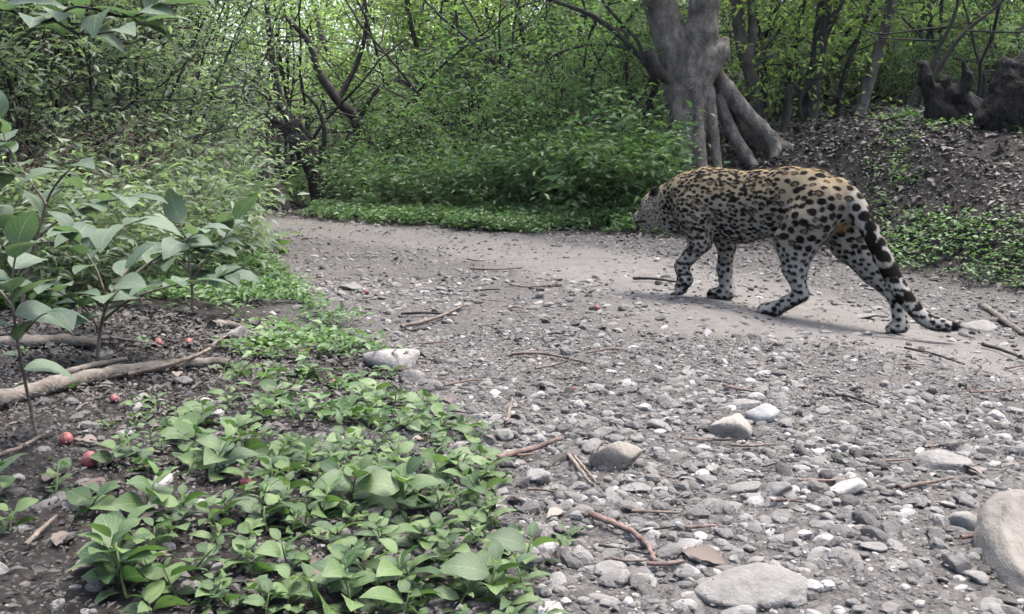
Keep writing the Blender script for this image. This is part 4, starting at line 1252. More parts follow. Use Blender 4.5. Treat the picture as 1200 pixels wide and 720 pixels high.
put_stone(215, 446, 28, 'grey stone beside the forked dead stick', k=5, flat=.9)
put_stone(445, 640, 34, 'pinkish pale stone deep among foreground herbs', k=2, flat=1.0)

# the rest of the stones that can be told apart, all of one kind
LST = 'loose grey stone among many scattered over the gravel track'
GST = 'loose stones scattered over the gravel track'
rs = np.random.default_rng(404)
cnt = 0
while cnt < 255:
    py = 300 + 385 * rs.random() ** 0.8; px = rs.uniform(330, 1195)
    g = G(px, py)
    if left_s(g.x, g.y) > 0.05 or far_s(g.x, g.y) > 0.3: continue
    dm = float(dust_mask(np.array([g.x]), np.array([g.y]))[0])
    if rs.random() < dm * 0.85: continue
    w = max(9, min(34, rs.lognormal(math.log(0.036), 0.35) * FPX / g.y))
    o = put_stone(px, py, w, LST, GST, flat=rs.uniform(.6, 1.1))
    cnt += 1

def pebble_field():
    """small gravel, far too much to count"""
    rng = np.random.default_rng(8)
    bm = bmesh.new(); bmesh.ops.create_icosphere(bm, subdivisions=1, radius=1.0)
    IV = np.array([v.co[:] for v in bm.verts]); IF = np.array([[v.index for v in f.verts] for f in bm.faces]); bm.free()
    pts = []
    for (n, y0, y1, xr, med, sig) in ((17000, 1.2, 11.2, 0.66, 0.0105, 0.5), (24000, 1.2, 4.2, 0.62, 0.0068, 0.45), (3500, 4.0, 10, 0.6, 0.019, 0.4), (3000, 1.2, 6.0, 0.62, 0.024, 0.42), (1500, 1.2, 3.3, 0.62, 0.027, 0.35)):
        Y = np.sqrt(rng.uniform(y0 ** 2, y1 ** 2, n * 2)); X = rng.uniform(-xr, xr, n * 2) * Y
        s = far_s(X, Y); l = left_s(X, Y)
        dm = dust_mask(X, Y)
        cl = vnoise(X * 2.3, Y * 2.3, 14)
        prob = np.where(l > 0, np.exp(-l * 1.6) * 0.45, 1) * np.where(s > 0, np.exp(-s * 1.1) * 0.8, 1) * (1 - 0.72 * dm) * (0.35 + 0.9 * cl)
        # coarse drift along the left edge of the track and under the animal
        k = rng.random(n * 2) < prob
        X, Y = X[k][:n], Y[k][:n]
        pts.append(np.stack([X, Y, rng.lognormal(math.log(med), sig, len(X))], 1))
    A = np.concatenate(pts)
    r = np.clip(A[:, 2], 0.004, 0.045) * 0.62
    n = len(A)
    Z = H(A[:, 0], A[:, 1])
    big = r > 0.0085
    bm = bmesh.new(); bmesh.ops.create_icosphere(bm, subdivisions=2, radius=1.0)
    IV2 = np.array([v.co[:] for v in bm.verts]); IF2 = np.array([[v.index for v in f.verts] for f in bm.faces]); bm.free()
    out = []; off = 0
    for sel, iv, jf in ((~big, IV, IF), (big, IV2, IF2)):
        m = int(sel.sum()); nvv = len(iv); rr = r[sel]
        if nvv == 12: Jv = iv[None] * (1 + rng.uniform(-0.2, 0.2, (m, 12, 1)))
        else:
            Jv = np.repeat(iv[None], m, 0)
            for _ in range(6):                     # worn facets
                d = unit(rng.normal(0, 1, (m, 3)))
                sdot = np.einsum('mvk,mk->mv', Jv, d) - rng.uniform(0.5, 0.9, (m, 1))
                Jv = Jv - np.clip(sdot, 0, None)[..., None] * d[:, None, :] * 0.9
        sc = np.stack([rng.uniform(0.9, 1.45, m), rng.uniform(0.7, 1.0, m), rng.uniform(0.45, 0.85, m)], 1) * rr[:, None]
        Vv = Jv * sc[:, None, :]
        a = rng.uniform(0, 6.283, m); c, s_ = np.cos(a), np.sin(a)
        tx = rng.normal(0, 0.2, m)
        x, y, z = Vv[..., 0], Vv[..., 1], Vv[..., 2]
        z = z + tx[:, None] * x
        Vv = np.stack([x * c[:, None] - y * s_[:, None], x * s_[:, None] + y * c[:, None], z], -1)
        Vv += np.stack([A[sel, 0], A[sel, 1], Z[sel] + sc[:, 2] * rng.uniform(-0.45, 0.35, m)], 1)[:, None, :]
        tn = np.repeat(np.clip(rng.normal(0.44, 0.3, m), 0, 1), nvv)
        out.append((Vv.reshape(-1, 3), (jf[None] + nvv * np.arange(m)[:, None, None]).reshape(-1, 3) + off, tn)); off += m * nvv
    Vv = np.concatenate([q[0] for q in out]); F = np.concatenate([q[1] for q in out]); tint = np.concatenate([q[2] for q in out])
    print('big pebbles', int(big.sum()))
    o = link('gravel', np_mesh('gravel', Vv, F, M['gravel'], False, {'tint': tint}))
    tag(o, 'fine grey gravel and small pebbles strewn over the track', 'gravel', kind='stuff')
    print('pebbles', n)
pebble_field()

def litter_field():
    rng = np.random.default_rng(18)
    P = []
    for (n, y0, y1, x0, x1, wt) in ((30000, 1.2, 4.2, -0.62, 0.62, 'near'), (26000, 4, 15, -0.62, 0.72, 'all'), (42000, 6, 15, 0.1, 0.72, 'bank')):
        Y = np.sqrt(rng.uniform(y0 ** 2, y1 ** 2, n * 2)); X = rng.uniform(x0, x1, n * 2) * Y
        s = far_s(X, Y); l = left_s(X, Y); dm = dust_mask(X, Y)
        pr = np.where((s > 0) | (l > 0), 1.0, 0.28 * (1 - 0.75 * dm))
        k = rng.random(len(X)) < pr
        P.append(np.stack([X[k][:n], Y[k][:n]], 1))
    P = np.concatenate(P); n = len(P)
    Z = H(P[:, 0], P[:, 1]) + rng.uniform(0.003, 0.022, n)
    far = P[:, 1]
    D = np.stack([rng.normal(0, 1, n), rng.normal(0, 1, n), rng.normal(0, 0.22, n)], 1)
    L = rng.lognormal(math.log(0.015), 0.5, n) * (0.6 + 0.3 * np.clip(far - 2, 0, 9))
    on = (far_s(P[:, 0], P[:, 1]) < 0) & (left_s(P[:, 0], P[:, 1]) < 0)
    L[on] *= 0.7
    V, F, t = leaf_cloud(rng, np.stack([P[:, 0], P[:, 1], Z], 1), D, np.clip(L, 0.008, 0.11), 0.5, 1.0, 0.35)
    lf = np.repeat(left_s(P[:, 0], P[:, 1]) > 0.1, 5); t = np.where(lf, t * 0.75, t)
    o = link('leaf_litter', np_mesh('leaf_litter', V, F, M['litter'], True, {'tint': t ** 1.3}))
    tag(o, 'dark brown dead leaves and bark bits strewn over the soil', 'leaf litter', kind='stuff')
litter_field()
print('stones', time.time() - T0)

# ------------------------------------------------------------------ sticks, log, fruit, fallen leaves
def stick(px_pts, r, label, name='twig', mat='twig_dry', group=None, cat='twig', lift=0.0, side=()):
    P = [G(x, y) for x, y in px_pts]
    b = P[0].copy()
    pts = [p - b + Vector((0, 0, r * 0.7 + (0.012 if r < 0.02 else 0) + lift * math.sin(math.pi * i / max(1, len(P) - 1)))) for i, p in enumerate(P)]
    mb = MB(); Q = resample([tuple(p) for p in pts], 5 * len(pts))
    Q = [q + np.array((RN.gauss(0, r * .18), RN.gauss(0, r * .18), abs(RN.gauss(0, r * .1)))) for q in Q]
    mb.tube(Q, np.linspace(r, r * 0.6, len(Q)), 7, 0.14, RN)
    o = link(name, mb.mesh(name, M[mat])); o.location = b
    return tag(o, label, cat, group)

stick([(512, 558), (560, 549), (605, 540), (658, 522)], 0.010, 'long reddish-brown stick running from the herbs onto the gravel', 'stick', 'twig_red', cat='stick')
stick([(692, 612), (730, 628), (755, 645), (768, 668)], 0.0075, 'reddish-brown bent stick below the rounded beige stone', 'stick', 'twig_red', cat='stick')
stick([(664, 538), (678, 556), (694, 577)], 0.006, 'split dry stick pointing at the rounded beige stone', 'stick', cat='stick')
stick([(672, 540), (688, 560), (700, 574)], 0.0045, 'thin splinter lying along the split dry stick', 'stick', cat='stick')
stick([(598, 420), (630, 419), (660, 424), (692, 432)], 0.007, 'dark twig lying across the middle of the track', mat='twig_dry')
stick([(628, 437), (648, 433), (668, 427)], 0.005, 'pale twig crossing beside the dark twig on the track')
stick([(470, 388), (510, 378), (546, 362)], 0.010, 'grey-brown curved stick on the stony left side of the track', 'stick', cat='stick')
stick([(470, 372), (500, 371), (535, 374)], 0.007, 'short dark stick just behind the grey-brown curved one', 'stick', 'bark_dark', cat='stick')
stick([(594, 502), (597, 488), (601, 472)], 0.006, 'short pale twig pointing along the track beside the herbs')
stick([(1150, 408), (1176, 416), (1205, 428)], 0.009, 'dark stick on the dust near the tip of the tail', 'stick', 'bark_dark', cat='stick')
stick([(1060, 412), (1095, 420), (1130, 432)], 0.006, 'thin dark twig on the dust below the tail tip', mat='bark_dark')
stick([(1150, 362), (1172, 376), (1190, 390), (1215, 402)], 0.022, 'thick pale weathered branch beside the flat pale stone', 'fallen_branch', 'log', cat='branch')
stick([(742, 330), (768, 331), (796, 335)], 0.010, 'dark straight stick on dust in front of the forepaws', 'stick', 'bark_dark', cat='stick')
stick([(552, 318), (580, 319), (612, 317)], 0.008, 'thin stick lying on the far dusty part of the track', 'stick', cat='stick')
stick([(597, 337), (620, 340), (655, 336)], 0.007, 'pale thin stick on the far gravel', 'stick', cat='stick')
stick([(978, 468), (1000, 472), (1030, 483)], 0.006, 'dark forked twig in the middle of the right gravel', mat='bark_dark')
stick([(1055, 580), (1085, 574), (1116, 568)], 0.006, 'pale straight twig near the rounded blue-grey stone')
stick([(30, 650), (52, 628), (66, 614)], 0.005, 'pale straw-coloured twig on the dark soil')
for i in range(46):
    while True:
        px, py = RN.uniform(380, 1190), RN.uniform(290, 680)
        g = G(px, py)
        if left_s(g.x, g.y) < 0 and far_s(g.x, g.y) < 0.2: break
    a = RN.uniform(-0.5, 0.5); ln = RN.uniform(0.04, 0.13) * FPX / g.y
    stick([(px, py), (px + ln * .5 * math.cos(a), py + ln * .2 * math.sin(a) + RN.uniform(-2, 2)), (px + ln * math.cos(a), py + ln * .4 * math.sin(a))],
          RN.uniform(0.0025, 0.005), 'short thin twig lying among the gravel', mat=RN.choice(['twig_dry', 'bark_dark', 'twig_red']), group='short twigs lying among the gravel')

stick([(-30, 486), (30, 470), (80, 456), (130, 446), (190, 437), (235, 433), (275, 434)], 0.027, 'long pale dead log lying on the dark soil', 'log', 'log', cat='log')
stick([(70, 448), (110, 436), (150, 428)], 0.012, 'short grey stick lying just behind the long dead log', 'stick', 'log', cat='stick')
stick([(150, 446), (200, 441), (238, 430), (256, 412), (266, 398)], 0.0075, 'curved pale forked stick resting across the end of the log', 'stick', 'twig_dry', cat='stick', lift=0.03)
stick([(-20, 412), (30, 409), (75, 406), (115, 411)], 0.028, 'short thick brown log under the broad-leaved shrub', 'log', 'log', cat='log')
stick([(95, 404), (130, 403), (170, 408)], 0.010, 'thin grey stick lying beside the short thick log', 'stick', 'log', cat='stick')
stick([(250, 388), (266, 387), (290, 392)], 0.026, 'rotten stub of wood beside the rough grey stone', 'log', 'log', cat='log')
stick([(-10, 545), (20, 535), (48, 520)], 0.006, 'thin bent stick lying at the edge of the dark soil', 'stick', 'twig_dry', cat='stick')

def fruit(px, py, dpx, label, group=None):
    g = G(px, py + dpx * 0.35)
    r = dpx / FPX * g.y / 2
    bm = bmesh.new(); bmesh.ops.create_uvsphere(bm, u_segments=18, v_segments=12, radius=1)
    for v in bm.verts:
        v.co.z *= 0.92
        d = math.hypot(v.co.x, v.co.y)
        if v.co.z > 0.6: v.co.z -= 0.25 * (1 - min(1, d / 0.6))
        v.co *= 1 + 0.05 * math.sin(3 * math.atan2(v.co.y, v.co.x)) * d
    me = bpy.data.meshes.new('fruit'); bm.to_mesh(me); bm.free()
    me.polygons.foreach_set('use_smooth', [True] * len(me.polygons)); me.materials.append(M['fruit'])
    o = empty('fruit', (g.x, g.y, g.z + r * 0.8), RN.uniform(0, 6), label, 'fruit', group)
    o.rotation_euler = (RN.uniform(-1, 1), RN.uniform(-1, 1), RN.uniform(0, 6))
    b = link('skin', me, o); b.scale = (r, r, r)
    mb = MB(); mb.tube([(0, 0, .62 * r), (0.05 * r, 0, .95 * r), (.12 * r, 0, 1.2 * r)], [0.09 * r, 0.07 * r, 0.06 * r], 5); link('stalk', mb.mesh('stalk', M['twig_dry']), o)
fruit(106, 539, 21, 'large bright red fallen fruit on the dark soil')
fruit(185, 402, 11, 'red fruit beside its twin on the soil behind the log')
fruit(222, 402, 11, 'red fruit nearer the rotten stub behind the log')
fruit(358, 413, 10, 'red fruit among herbs by the big pale stone')
fruit(390, 449, 10, 'dark red fruit under herbs below the big pale stone')
fruit(289, 566, 15, 'dark red fruit deep in the foreground herbs')
fruit(481, 577, 11, 'red fruit at the foot of a foreground herb')
fruit(78, 515, 17, 'dull pinkish fruit beside the large bright red one')
fruit(135, 468, 11, 'purplish small fruit in front of the dead log')
fruit(700, 361, 7, 'single red fruit on the dusty middle of the track')
fruit(430, 343, 6, 'tiny red fruit on the stony left side of the track')
fruit(673, 456, 6, 'dark little fruit beside the crossed twigs')

def leaf_mesh(name, w, mat, droop=0.18, fold=0.16, rows=7, wav=0.03, seed=0):
    """one ovate leaf of unit length along +y, folded along the midrib"""
    rng = random.Random(seed)
    V = []; F = []; UV = []
    for i in range(rows + 1):
        t = i / rows
        ww = w * (math.sin(math.pi * t ** 0.78) ** 0.85 if 0 < t < 1 else 0.0)
        z = 0.12 * math.sin(t * 2.2) - droop * t * t
        for s in (-1, 0, 1):
            V.append((s * ww, t, z + (fold * ww if s else 0) + (rng.uniform(-wav, wav) * (1 if s else 0)) * (0 < t < 1)))
            UV.append((s * 1.0, t, 0))
    for i in range(rows):
        for s in (0, 1):
            a = i * 3 + s
            F.append((a, a + 1, a + 4, a + 3))
    me = np_mesh(name, np.array(V), np.array(F), mat, True, {'leafuv': np.array(UV)})
    return me
HERB_LEAF_B = [leaf_mesh('narrow_leaf', 0.15 + 0.02 * i, M['leaf_herb'], 0.15 + 0.1 * i, 0.25, 7, 0.02, 60 + i) for i in range(4)]
HERB_LEAF_C = [leaf_mesh('round_leaf', 0.40 + 0.03 * i, M['leaf_herb'], 0.05 + 0.06 * i, 0.15, 6, 0.03, 70 + i) for i in range(4)]
HERB_LEAF = [leaf_mesh('herb_leaf', 0.29 + 0.03 * i, M['leaf_herb'], 0.10 + 0.10 * i, 0.2, 7, 0.018, i) for i in range(4)]
BROAD_LEAF = [leaf_mesh('broad_leaf', 0.27 + 0.03 * i, M['leaf_broad'], 0.12 + 0.12 * i, 0.14, 8, 0.016, 20 + i) for i in range(4)]
DEAD_LEAF = [leaf_mesh('dead_leaf', 0.26 + 0.05 * i, M['dead_leaf'], -0.05 + 0.1 * i, 0.3, 7, 0.05, 40 + i) for i in range(3)]

def dead_leaf(px, py, L, label, group=None, k=0, rz=None):
    g = G(px, py)
    o = link('fallen_leaf', DEAD_LEAF[k]); o.location = (g.x, g.y, g.z + 0.008)
    o.scale = (L, L, L)
    o.rotation_euler = (RN.uniform(-.15, .25), RN.uniform(-.3, .3), RN.uniform(0, 6.28) if rz is None else rz)
    tag(o, label, 'leaf', group)
dead_leaf(125, 580, 0.075, 'broad brown fallen leaf on the dark soil below the red fruit', k=1, rz=1.2)
dead_leaf(128, 642, 0.06, 'brown fallen leaf at the edge of the foreground herbs', k=0, rz=.4)
dead_leaf(850, 664, 0.085, 'long curled reddish-brown fallen leaf beside the broad slab', k=0, rz=1.45)
dead_leaf(580, 612, 0.035, 'small cream fallen leaf standing at the herb edge', k=0, rz=.2)
dead_leaf(660, 603, 0.045, 'crumpled orange-brown fallen leaf beside the seedling', k=2, rz=2.2)
dead_leaf(1150, 560, 0.07, 'pale curled fallen leaf behind the large boulder', k=1, rz=.5)
for i in range(40):
    px, py = RN.uniform(20, 560), RN.uniform(420, 690)
    dead_leaf(px, py, RN.uniform(0.03, 0.06), 'brown fallen leaf lying on soil among the herbs', 'brown fallen leaves among the herbs', RN.randrange(3))
print('sticks', time.time() - T0)

# ------------------------------------------------------------------ foreground herbs, leaf by leaf
def leaf_obj(me, parent, p, d, nrm, L):
    d = Vector(d).normalized(); nrm = Vector(nrm)
    nrm = (nrm - d * nrm.dot(d)).normalized()
    x = d.cross(nrm)
    m = Matrix((x, d, nrm)).transposed()
    o = bpy.data.objects.new('leaf', me); COL.objects.link(o)
    o.parent = parent
    o.matrix_local = Matrix.Translation(p) @ (m.to_4x4()) @ Matrix.Diagonal((L, L, L, 1))
    return o

def herb_design(seed, hgt, nodes, L, lean):
    """stem polyline and opposite leaf pairs"""
    r = random.Random(seed)
    az = r.uniform(0, 6.28)
    pts = [Vector((0, 0, -0.01))]
    d = Vector((math.cos(az) * lean, math.sin(az) * lean, 1)).normalized()
    for i in range(nodes):
        d = (d + Vector((r.gauss(0, .12), r.gauss(0, .12), .05))).normalized()
        pts.append(pts[-1] + d * hgt / nodes)
    leaves = []
    a0 = r.uniform(0, 6.28)
    for i in range(1, nodes + 1):
        t = i / nodes
        a = a0 + (i % 2) * math.pi / 2 + r.uniform(-.3, .3)
        for s in (0, 1):
            aa = a + s * math.pi
            el = 0.10 + 0.45 * t * r.uniform(.5, 1.2) if t < 1 else r.uniform(.35, .9)
            dd = Vector((math.cos(aa), math.sin(aa), el))
            sz = L * r.uniform(.75, 1.15) * (0.75 + 0.4 * math.sin(math.pi * t * 0.85)) * (0.72 if t == 1 else 1)
            leaves.append((pts[i] + Vector((math.cos(aa), math.sin(aa), .1)) * 0.006, dd, Vector((r.gauss(0, .38), r.gauss(0, .38), 1)), sz, r.randrange(4)))
    mb = MB(); mb.tube(pts, np.linspace(0.0028, 0.0014, len(pts)), 5)
    return mb.mesh('herb_stem', M['stem_green']), leaves
HERBS = [herb_design(500 + i, h, n, L, ln) for i, (h, n, L, ln) in enumerate([
    (0.045, 3, 0.050, .4), (0.06, 4, 0.056, .6), (0.08, 4, 0.062, .55), (0.035, 2, 0.046, .5), (0.07, 4, 0.050, .9), (0.10, 5, 0.066, .5), (0.05, 3, 0.060, .4), (0.03, 2, 0.036, .3), (0.09, 6, 0.045, .5), (0.06, 5, 0.05, .8), (0.05, 4, 0.030, .6), (0.07, 5, 0.026, .8)])]
def plant_herb(g, k, sc, label, group=None, name='herb', cat='plant'):
    st, lv = HERBS[k]
    o = empty(name, g, RN.uniform(0, 6.28), label, cat, group)
    o.scale = (sc, sc, sc)
    link('stem', st, o)
    for (p, d, nr, L, kk) in lv:
        leaf_obj((HERB_LEAF_B if k in (8, 9) else HERB_LEAF_C if k in (10, 11) else HERB_LEAF)[kk], o, p, d, nr, L * RN.uniform(.75, 1.15))
    return o
LHB = 'low light green herb with paired pointed leaves among the foreground herbs'
GHB = 'light green herbs covering the near verge'
HERB_LABEL = [(LHB, GHB), ('low herb with narrow lance-shaped leaves among the foreground herbs', 'narrow-leaved herbs on the near verge'), ('small creeping herb with tiny roundish leaves among the foreground herbs', 'tiny round-leaved herbs on the near verge')]
hp = []
tries = 0
HERB_EDGE_Y = [395, 420, 470, 520, 560, 600, 640, 690, 760]
HERB_EDGE_X = [400, 440, 500, 560, 590, 590, 600, 625, 640]
while len(hp) < 294 and tries < 60000:
    tries += 1
    py = RN.uniform(405, 735); px = RN.uniform(-20, 640)
    rx = float(np.interp(py, HERB_EDGE_Y, HERB_EDGE_X))
    if px > rx: continue
    lx = float(np.interp(py, [400, 440, 480, 520, 600, 700, 740], [250, 255, 140, 150, 170, 110, 110]))
    if px < lx and RN.random() > 0.03: continue
    if RN.random() > py / 735: continue
    g = G(px, py)
    if any((g - q).length < (0.058 if px < 300 else 0.05) for q in hp): continue
    if float(vnoise(np.array([g.x * 5]), np.array([g.y * 5]), 77)[0]) < (0.46 if py < 540 else 0.34 if px < 300 else 0.15): continue
    hp.append(g)
for g in hp:
    near = g.y < 2.3
    k = RN.choice([1, 2, 5, 6, 4, 2, 5, 8, 9, 10, 11, 11]) if near else RN.choice([0, 1, 3, 4, 6, 7, 0, 9, 10, 11])
    plant_herb(g, k, RN.uniform(.5, 1.15), *HERB_LABEL[2 if k in (10, 11) else 1 if k in (8, 9) else 0])
plant_herb(G(672, 632), 3, 1.0, 'lone seedling with a few leaves standing on bare gravel', name='seedling')
plant_herb(G(655, 645), 7, .9, 'tiny seedling at the foot of the lone seedling on gravel', name='seedling')
plant_herb(G(468, 600), 5, 1.25, 'tallest herb with dark folded leaves standing at the gravel edge')
plant_herb(G(325, 300), 5, 1.6, 'pale isolated herb at the bend on the left edge of the track')
print('herbs', time.time() - T0, len(hp))

# ------------------------------------------------------------------ ground cover too fine to count
def cover(name, label, rng, XY, leaf, hgt, mat):
    P0 = np.repeat(XY, 9, 0) + rng.normal(0, leaf * 0.9, (len(XY) * 9, 2))
    h = np.repeat(rng.uniform(0.25, 1.0, len(XY)) * hgt, 9) * rng.uniform(0.35, 1.05, len(P0))
    Z = H(P0[:, 0], P0[:, 1]) + h + 0.005
    D = np.stack([rng.normal(0, 1, len(P0)), rng.normal(0, 1, len(P0)), rng.normal(0.15, 0.3, len(P0))], 1)
    V, F, t = leaf_cloud(rng, np.stack([P0[:, 0], P0[:, 1], Z], 1), D, leaf * rng.uniform(.6, 1.25, len(P0)), 0.5, 1, 0.35)
    o = link(name, np_mesh(name, V, F, mat, True, {'tint': t}))
    tag(o, label, 'ground cover', kind='stuff')
rng = np.random.default_rng(51)
n = 14000
X = rng.uniform(-2.7, 2.0, n); Y = rng.uniform(8.6, 12.0, n)
s = far_s(X, Y)
k = (s > -0.12 + 0.85 * vnoise(X * 1.7, Y * 1.7, 2) * vnoise(X * 5, Y * 5, 22)) & (s < 1.5) & (rng.random(n) < 0.15 + 0.9 * vnoise(X * 2.4, Y * 2.4, 8)) & (X < 1.45 + rng.normal(0, .15, n)) & (X > -2.3)
cover('far_verge_herbs', 'bright green low herbs along the far verge of the track', rng, np.stack([X[k], Y[k]], 1)[:2000], 0.055, 0.17, M['leaf_cover'])
X = rng.uniform(2.6, 6, n); Y = rng.uniform(5.0, 8.6, n); s = far_s(X, Y)
k = (s > -0.15 + 0.4 * vnoise(X * 2, Y * 2, 12)) & (s < 1.35) & (X > 2.95) & (rng.random(n) < 0.25 + 0.75 * (vnoise(X * 2.2, Y * 2.2, 5) > 0.35))
cover('bank_foot_herbs', 'bright green herb patch at the foot of the leaf-strewn bank', rng, np.stack([X[k], Y[k]], 1)[:750], 0.05, 0.10, M['leaf_cover'])
X = rng.uniform(-5.5, 0.1, 40000); Y = rng.uniform(2.6, 10.5, 40000); l = left_s(X, Y)
den = np.where(Y < 3.7, 0.2, 1.0) * (0.05 + 1.2 * (vnoise(X * 2.6, Y * 2.6, 41) > 0.42)) * np.where(l > 2.0, .55, 1)
k = (l > -0.06 + 0.25 * vnoise(X * 2.5, Y * 2.5, 15)) & (rng.random(len(X)) < den * 0.6) & (X > -0.62 * Y) & ~((Y < 4.05) & (X < -0.3 * Y))
cover('left_verge_herbs', 'low green herbs carpeting the verge below the left thicket', rng, np.stack([X[k], Y[k]], 1)[:2700], 0.042, 0.09, M['leaf_cover'])
X = rng.uniform(1.5, 7.5, 9000); Y = rng.uniform(8, 14, 9000); s = far_s(X, Y)
k = (s > 0.8) & (vnoise(X * 1.5, Y * 1.5, 61) > 0.62)
cover('bank_seedlings', 'sparse green seedlings scattered over the leaf-strewn bank', rng, np.stack([X[k], Y[k]], 1)[:420], 0.05, 0.12, M['leaf_cover'])
print('cover', time.time() - T0)

# ------------------------------------------------------------------ big-leaved shrubs at the left edge, leaf by leaf
def broad_plant(label, base, stems, name='broad_leaf_shrub', cat='shrub', leafn=5, L=0.10, mat='twig_dry', seed=0, spread=0.5, sizes=(0.6, 1.15)):
    """stems: polylines of world points (first one is the main stem); leaves are set along and at the ends"""
    r = random.Random(seed)
    o = empty(name, base, 0, label, cat)
    for i, (pl, r0, nl) in enumerate(stems):
        nl = int(nl * 1.4)
        pts = [Vector(p) - Vector(base) for p in pl]
        Q = resample([tuple(p) for p in pts], 4 * len(pts))
        r0 *= .62
        mb = MB(); mb.tube(Q, np.linspace(r0, r0 * .45, len(Q)), 6, .06, RN)
        link('stem' if i == 0 else 'branch', mb.mesh('shrub_stem', M[mat]), o)
        for j in range(nl):
            t = 0.28 + 0.72 * (j + 1) / nl
            u = min(t, 0.999) * (len(Q) - 1); k = int(u)
            p = Vector(Q[k] + (Q[k + 1] - Q[k]) * (u - k))
            tan = Vector(Q[k + 1] - Q[k]).normalized()
            sd = tan.cross(Vector((0, 0, 1)))
            if sd.length < .2: sd = Vector((math.cos(j * 2.4), math.sin(j * 2.4), 0))
            sd.normalize()
            d = sd * (1 if j % 2 else -1) * r.uniform(.6, 1) + tan * r.uniform(.1, .6) + Vector((r.gauss(0, .3), r.gauss(0, .3), r.uniform(-.25, .2)))
            if j == nl - 1: d = tan + Vector((0, 0, -.3))
            leaf_obj(r.choice(BROAD_LEAF), o, p, d, Vector((r.gauss(0, .25), r.gauss(-.1, .25), 1)), L * r.uniform(*sizes))
    return o
def W(px, py, Y): return tuple(at(px, py, Y))
b = G(112, 425)
broad_plant('broad-leaved shrub with large grey-green leaves rising behind the dead log', b, [
    ([tuple(b - Vector((0, 0, .03))), W(118, 385, b.y), W(128, 350, b.y - .05), W(150, 315, b.y)], 0.011, 6),
    ([W(118, 388, b.y), W(100, 362, b.y), W(75, 345, b.y - .1), W(45, 335, b.y - .15)], 0.008, 6),
    ([W(121, 375, b.y), W(152, 352, b.y - .05), W(190, 338, b.y - .1), W(225, 330, b.y - .1)], 0.008, 7),
    ([W(130, 345, b.y), W(170, 312, b.y + .1), W(205, 290, b.y + .1), W(232, 272, b.y + .1)], 0.008, 7),
    ([W(126, 352, b.y), W(112, 315, b.y), W(96, 290, b.y), W(84, 270, b.y)], 0.008, 6)], L=0.115, seed=3, sizes=(.7, 1.15))
b = G(45, 512)
broad_plant('thin upright shrub with one huge pale leaf beside the dead log', b, [
    ([tuple(b - Vector((0, 0, .03))), W(34, 470, b.y), W(24, 420, b.y - .05), W(16, 370, b.y - .1), W(14, 330, b.y - .1), W(20, 290, b.y - .1)], 0.007, 8),
    ([W(20, 400, b.y), W(45, 372, b.y - .15), W(62, 366, b.y - .2)], 0.004, 2),
    ([W(16, 360, b.y - .1), W(-10, 330, b.y), W(-40, 312, b.y)], 0.004, 4)], L=0.105, seed=9, sizes=(.75, 1.35))
b = G(20, 395)
broad_plant('tall leafy shrub with drooping pale leaves at the front of the left thicket', b, [
    ([tuple(b - Vector((0, 0, .03))), W(30, 330, b.y), W(45, 270, b.y), W(60, 225, b.y), W(85, 195, b.y - .1)], 0.012, 7),
    ([W(42, 280, b.y), W(75, 255, b.y), W(110, 240, b.y), W(150, 232, b.y)], 0.008, 7),
    ([W(34, 310, b.y), W(5, 270, b.y), W(-15, 230, b.y), W(-20, 190, b.y)], 0.008, 7),
    ([W(55, 240, b.y), W(30, 205, b.y), W(10, 175, b.y), W(0, 140, b.y)], 0.007, 7),
    ([W(40, 285, b.y), W(80, 282, b.y - .15), W(120, 272, b.y - .2), W(155, 262, b.y - .2)], 0.007, 6)], L=0.15, seed=14, sizes=(.6, 1.15))
b = G(225, 372)
broad_plant('leafy shrub with upright yellow-green tips at the thicket corner', b, [
    ([tuple(b - Vector((0, 0, .03))), W(225, 340, b.y), W(222, 310, b.y), W(218, 285, b.y), W(212, 262, b.y)], 0.010, 7),
    ([W(224, 330, b.y), W(245, 300, b.y), W(262, 280, b.y + .1), W(275, 258, b.y + .1)], 0.007, 7),
    ([W(223, 318, b.y), W(200, 300, b.y), W(180, 292, b.y)], 0.006, 5),
    ([W(222, 335, b.y), W(250, 325, b.y - .1), W(272, 322, b.y - .1)], 0.006, 5)], L=0.15, seed=22, sizes=(.6, 1.1))
b = G(252, 318)
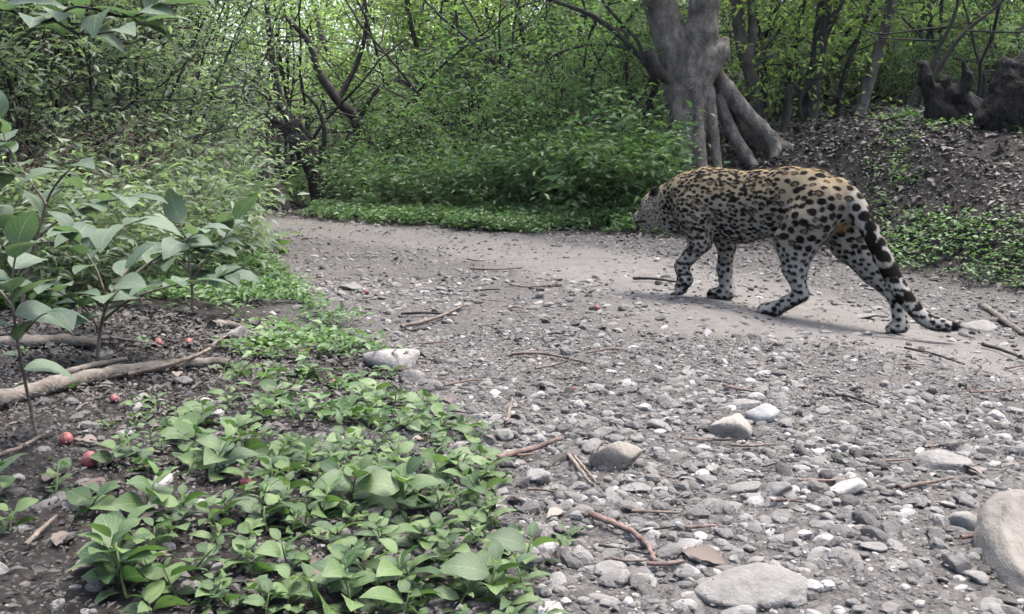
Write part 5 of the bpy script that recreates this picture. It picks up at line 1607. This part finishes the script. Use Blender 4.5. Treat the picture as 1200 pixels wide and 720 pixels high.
broad_plant('bushy green shrub spilling onto the track edge at the bend', b, [
    ([tuple(b - Vector((0, 0, .03))), W(255, 290, b.y), W(258, 265, b.y), W(262, 240, b.y)], 0.011, 8),
    ([W(256, 292, b.y), W(275, 275, b.y), W(290, 250, b.y), W(296, 232, b.y)], 0.008, 8),
    ([W(254, 300, b.y), W(235, 280, b.y), W(222, 255, b.y), W(215, 235, b.y)], 0.008, 8),
    ([W(256, 285, b.y), W(262, 250, b.y + .2), W(250, 222, b.y + .3), W(246, 205, b.y + .3)], 0.008, 8),
    ([W(257, 300, b.y), W(280, 292, b.y - .1), W(300, 285, b.y - .1)], 0.007, 7)], L=0.16, seed=25, sizes=(.6, 1.1))

# tree just outside the frame whose leafy branch hangs into view
tb = Vector((-1.75, 2.05, hz(-1.75, 2.05)))
broad_plant('leafy branch with large green leaves hanging over from a young tree', tb, [
    ([tuple(tb - Vector((0, 0, .1))), tuple(tb + Vector((.02, 0, .8))), tuple(tb + Vector((.06, .02, 1.5))), tuple(tb + Vector((.1, .03, 2.2)))], 0.03, 0),
    ([tuple(tb + Vector((.05, .02, 1.25))), W(-60, 20, 2.05), W(0, 10, 2.0), W(50, 26, 1.95), W(90, 8, 1.95), W(150, 20, 1.95), W(190, 4, 2.0)], 0.007, 11),
    ([W(60, 22, 1.95), W(95, 40, 1.9), W(140, 36, 1.9), W(170, 26, 1.9)], 0.004, 3),
    ([tuple(tb + Vector((.08, .02, 1.6))), W(-20, -40, 2.1), W(60, -60, 2.1), W(140, -40, 2.1), W(220, -20, 2.1)], 0.007, 9)],
    name='young_tree', cat='tree', L=0.115, mat='bark_dark', seed=33, sizes=(.6, 1.15))
print('done', time.time() - T0, 'objects', len(bpy.data.objects))

# ------------------------------------------------------------------ damp morning air
def haze():
    bm = bmesh.new(); bmesh.ops.create_cube(bm, size=1.0)
    me = bpy.data.meshes.new('haze'); bm.to_mesh(me); bm.free()
    o = link('haze', me); o.location = (0, 18, 6.0); o.scale = (70, 56, 17)
    m = bpy.data.materials.new('haze'); m.use_nodes = True; n = m.node_tree; n.nodes.clear()
    ou = n.nodes.new('ShaderNodeOutputMaterial'); pv = n.nodes.new('ShaderNodeVolumePrincipled')
    pv.inputs['Color'].default_value = (0.93, 0.96, 1.0, 1); pv.inputs['Density'].default_value = 0.0004
    n.links.new(pv.outputs[0], ou.inputs['Volume'])
    me.materials.append(m)
    tag(o, 'thin pale morning haze filling the wood', 'haze', kind='stuff')
haze()
